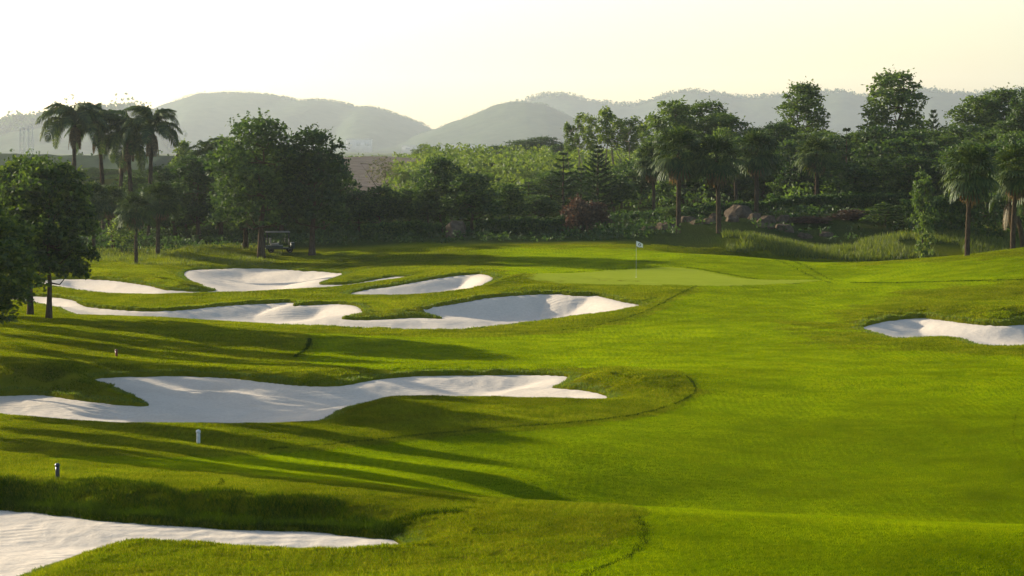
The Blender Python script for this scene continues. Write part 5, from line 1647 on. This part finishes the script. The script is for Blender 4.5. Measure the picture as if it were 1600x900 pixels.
for wx in (-.6, .72):
    for wy in (-.56, .46):
        w = part('wheel', [], M['tyre'], t, [([(wx, wy, .22), (wx, wy + .02, .22), (wx, wy + .10, .22)], [.20, .22, .21])])
        part('rim', [], M['steel'], w, [([(wx, wy - .012, .22), (wx, wy + .112, .22)], [.11, .11])])

# ------------------------------------------------------------------ far country: hills, far buildings, masts
def hill(prof, D, depth, label, trees, seed, mat='forest', tsize=5.0):
    """a long hill whose crest follows a profile; wooded crest"""
    r = np.random.default_rng(seed)
    prof = np.array(prof, dtype=float)
    nx_, ny_ = 320, 40
    pxs = np.linspace(prof[0, 0] - 40, prof[-1, 0] + 40, nx_)
    pyy = np.interp(pxs, prof[:, 0], prof[:, 1])
    ker = np.hanning(7)
    pyy = np.convolve(np.pad(pyy, 3, mode='edge'), ker / ker.sum(), 'valid')
    ed = sstep(0, 40, pxs - pxs[0]) * sstep(0, 40, pxs[-1] - pxs)
    hz = np.array([top_z(p, D) for p in pyy]) * ed
    fy_ = np.linspace(-1, 1, ny_)
    Xg = np.array([ray(p, 200)[0] for p in pxs])[None, :] * D * np.ones((ny_, 1))
    Yg = D + fy_[:, None] * depth * (1 + .15 * vnoise(pxs[None, :] / 60.0, fy_[:, None] * 2 + seed))
    sh = np.cos(np.clip(np.abs(fy_), 0, 1) * math.pi / 2)[:, None] ** 1.3
    Zg = hz[None, :] * sh * (1 + .14 * (1 - sh) * vnoise(Xg / 60, Yg / 60)) + (1 - sh) * 5 * vnoise(Xg / 60, Yg / 60) + D / 1600 * vnoise(Xg / (D / 160), Yg / (D / 160)) * sh
    Zg = np.where(sh < .02, -1.0, Zg)
    id_ = np.arange(nx_ * ny_).reshape(ny_, nx_)
    q = np.stack([id_[:-1, :-1], id_[:-1, 1:], id_[1:, 1:], id_[1:, :-1]], -1).reshape(-1, 4)
    o = obj('hill', mesh_from('hill', np.stack([Xg.ravel(), Yg.ravel(), Zg.ravel()], 1), q, M[mat], True), kind='structure', label=label)
    # woodland on the crest and near slope
    n = trees
    f = r.random(n) * (nx_ - 1)
    gy_ = r.normal(0, .035, n)
    fj = np.interp(gy_, fy_, np.arange(ny_))
    i0 = f.astype(int).clip(0, nx_ - 2)
    j0 = fj.astype(int).clip(0, ny_ - 2)
    X, Y, Z = Xg[j0, i0], Yg[j0, i0], Zg[j0, i0]
    X = X + r.normal(0, 2, n)
    per = 10 if tsize < 18 else 46
    hgt = tsize * (.35 if tsize < 18 else .5) + tsize * (.0 + 1.0 * r.random(n) ** 2.5 + (r.random(n) > .985) * 1.0)
    B = np.repeat(np.stack([X, Y, Z], 1), per, 0)
    hh = np.repeat(hgt, per)
    d = rand_dirs(n * per, r)
    P = B + d * (hh * .36)[:, None] + np.stack([0 * hh, 0 * hh, hh * .5], 1)
    V_, Q_ = leaf_quads(P, tsize * (.34 if tsize < 18 else .24), .75, .2, r)
    me = mesh_from('woodland', V_, Q_, M['leaf_dark'], False, {'rnd': ('FACE', r.random(n * per))})
    obj('woodland', me, o, kind='stuff')
    return o


hill([(150, 215), (190, 192), (215, 184), (240, 178), (280, 160), (320, 147), (380, 146), (425, 148), (450, 156), (470, 159), (500, 158), (540, 163), (560, 168), (580, 168), (610, 176), (640, 187), (660, 196), (675, 204), (700, 215), (740, 226), (800, 235)], 4700, 950, 'broad flat topped grey green hill in the haze above the left grove', 2600, 1, tsize=4.7)
hill([(600, 232), (640, 218), (680, 203), (720, 187), (760, 170), (790, 162), (820, 160), (850, 164), (880, 178), (910, 196), (950, 215), (990, 230)], 4250, 750, 'smooth rounded hazy hill behind the massed bluish trees', 700, 2, tsize=3.1)
hill([(740, 190), (780, 170), (830, 157), (850, 152), (870, 150), (890, 153), (930, 162), (960, 166), (990, 166), (1020, 158), (1050, 148), (1080, 145), (1110, 148), (1150, 156), (1200, 153), (1250, 150), (1300, 144), (1340, 151), (1380, 160), (1430, 143), (1460, 144), (1500, 150), (1560, 146), (1600, 142), (1680, 130), (1800, 150)], 5350, 500, 'long wooded hazy ridge behind the right hand trees', 2600, 3, tsize=10.6)
hill([(-120, 220), (0, 214), (30, 208), (60, 203), (100, 196), (150, 194), (200, 190), (240, 200)], 3100, 400, 'pale hazy wooded rise at the far left', 1500, 4, tsize=19.0)


def at(px, py, Y):
    return spot(px, Y), top_z(py, Y)


for (p0, p1, ptop, Y, lab) in [(541, 580, 219, 3450, 'pale flat roofed factory block in the haze below the left hill'), (628, 704, 229, 3350, 'long low pale warehouse in the haze below the rounded hill'), (700, 760, 227, 3400, 'distant pale low building right of the long warehouse')]:
    x0, zt = at(p0, ptop, Y)
    x1, _ = at(p1, ptop, Y)
    xm = (x0 + x1) / 2
    hw_ = (x1 - x0) / 2
    t = thing('building', (xm, Y, .3), lab, 'building')
    g = Geo()
    g.box((-hw_, 0, -.5), (hw_, 30, zt))
    obj('wall', g.mesh('wall', M['concrete'], False, False), t)
    g = Geo()
    g.box((-hw_ - .4, -.4, zt + .003), (hw_ + .4, 30.4, zt + 1.2))
    obj('roof', g.mesh('roof', M['roofing'], False, False), t)
    nwin = max(3, int(hw_ * 2 / 14))
    for k_ in range(nwin):
        xc = -hw_ + (k_ + .5) * 2 * hw_ / nwin
        g = Geo()
        g.box((xc - 3, -.1, zt * .55), (xc + 3, .02, zt * .8))
        obj('window', g.mesh('window', M['glass_dark'], False, False), t)

for px_, tp_, lab in [(36, 198, 'thin lattice mast with a rounded head at the far left'), (49, 197, 'thin lattice mast beside the round headed one at the far left')]:
    Y_ = 900
    x_, zt = at(px_, tp_, Y_)
    t = thing('lattice_mast', (x_, Y_, 0), lab, 'mast')
    g = Geo()
    for sx in (-1, 1):
        for sy in (-1, 1):
            g.tube([(sx * .9, sy * .9, -.3), (sx * .7, sy * .7, zt)], .09, 5)
    obj('legs', g.mesh('legs', M['steel'], False, False), t)
    g = Geo()
    for k_ in range(7):
        z_ = zt * (k_ + 1) / 7.2
        g.tube([(-.9, -.9, z_), (.9, -.9, z_)], .06, 4)
        g.tube([(-.9, .9, z_ - zt / 7.2), (.9, .9, z_)], .05, 4)
        g.tube([(-.9, -.9, z_), (.9, -.9, z_ - zt / 7.2)], .05, 4)
    obj('bracing', g.mesh('bracing', M['steel'], False, False), t)

# low embankment closing the far left
hill([(-200, 241), (-60, 241), (60, 241), (160, 242), (260, 243)], 560, 60, 'flat topped hazy embankment behind the left palms', 30, 9, tsize=1.5)

# ------------------------------------------------------------------ haze
hm, nt = new_mat('haze_air')
pv = N(nt, 'ShaderNodeVolumePrincipled')
pv.inputs['Color'].default_value = (0.80, 0.91, 1.0, 1)
pv.inputs['Density'].default_value = 0.000075
pv.inputs['Anisotropy'].default_value = 0.5
o_ = N(nt, 'ShaderNodeOutputMaterial')
nt.links.new(pv.outputs[0], o_.inputs['Volume'])
g = Geo()
g.box((-7400, -200, -3), (7400, 6200, 190))
obj('haze', g.mesh('haze', hm, False, False), kind='stuff', label='thin pale haze filling the whole valley', cat='haze')
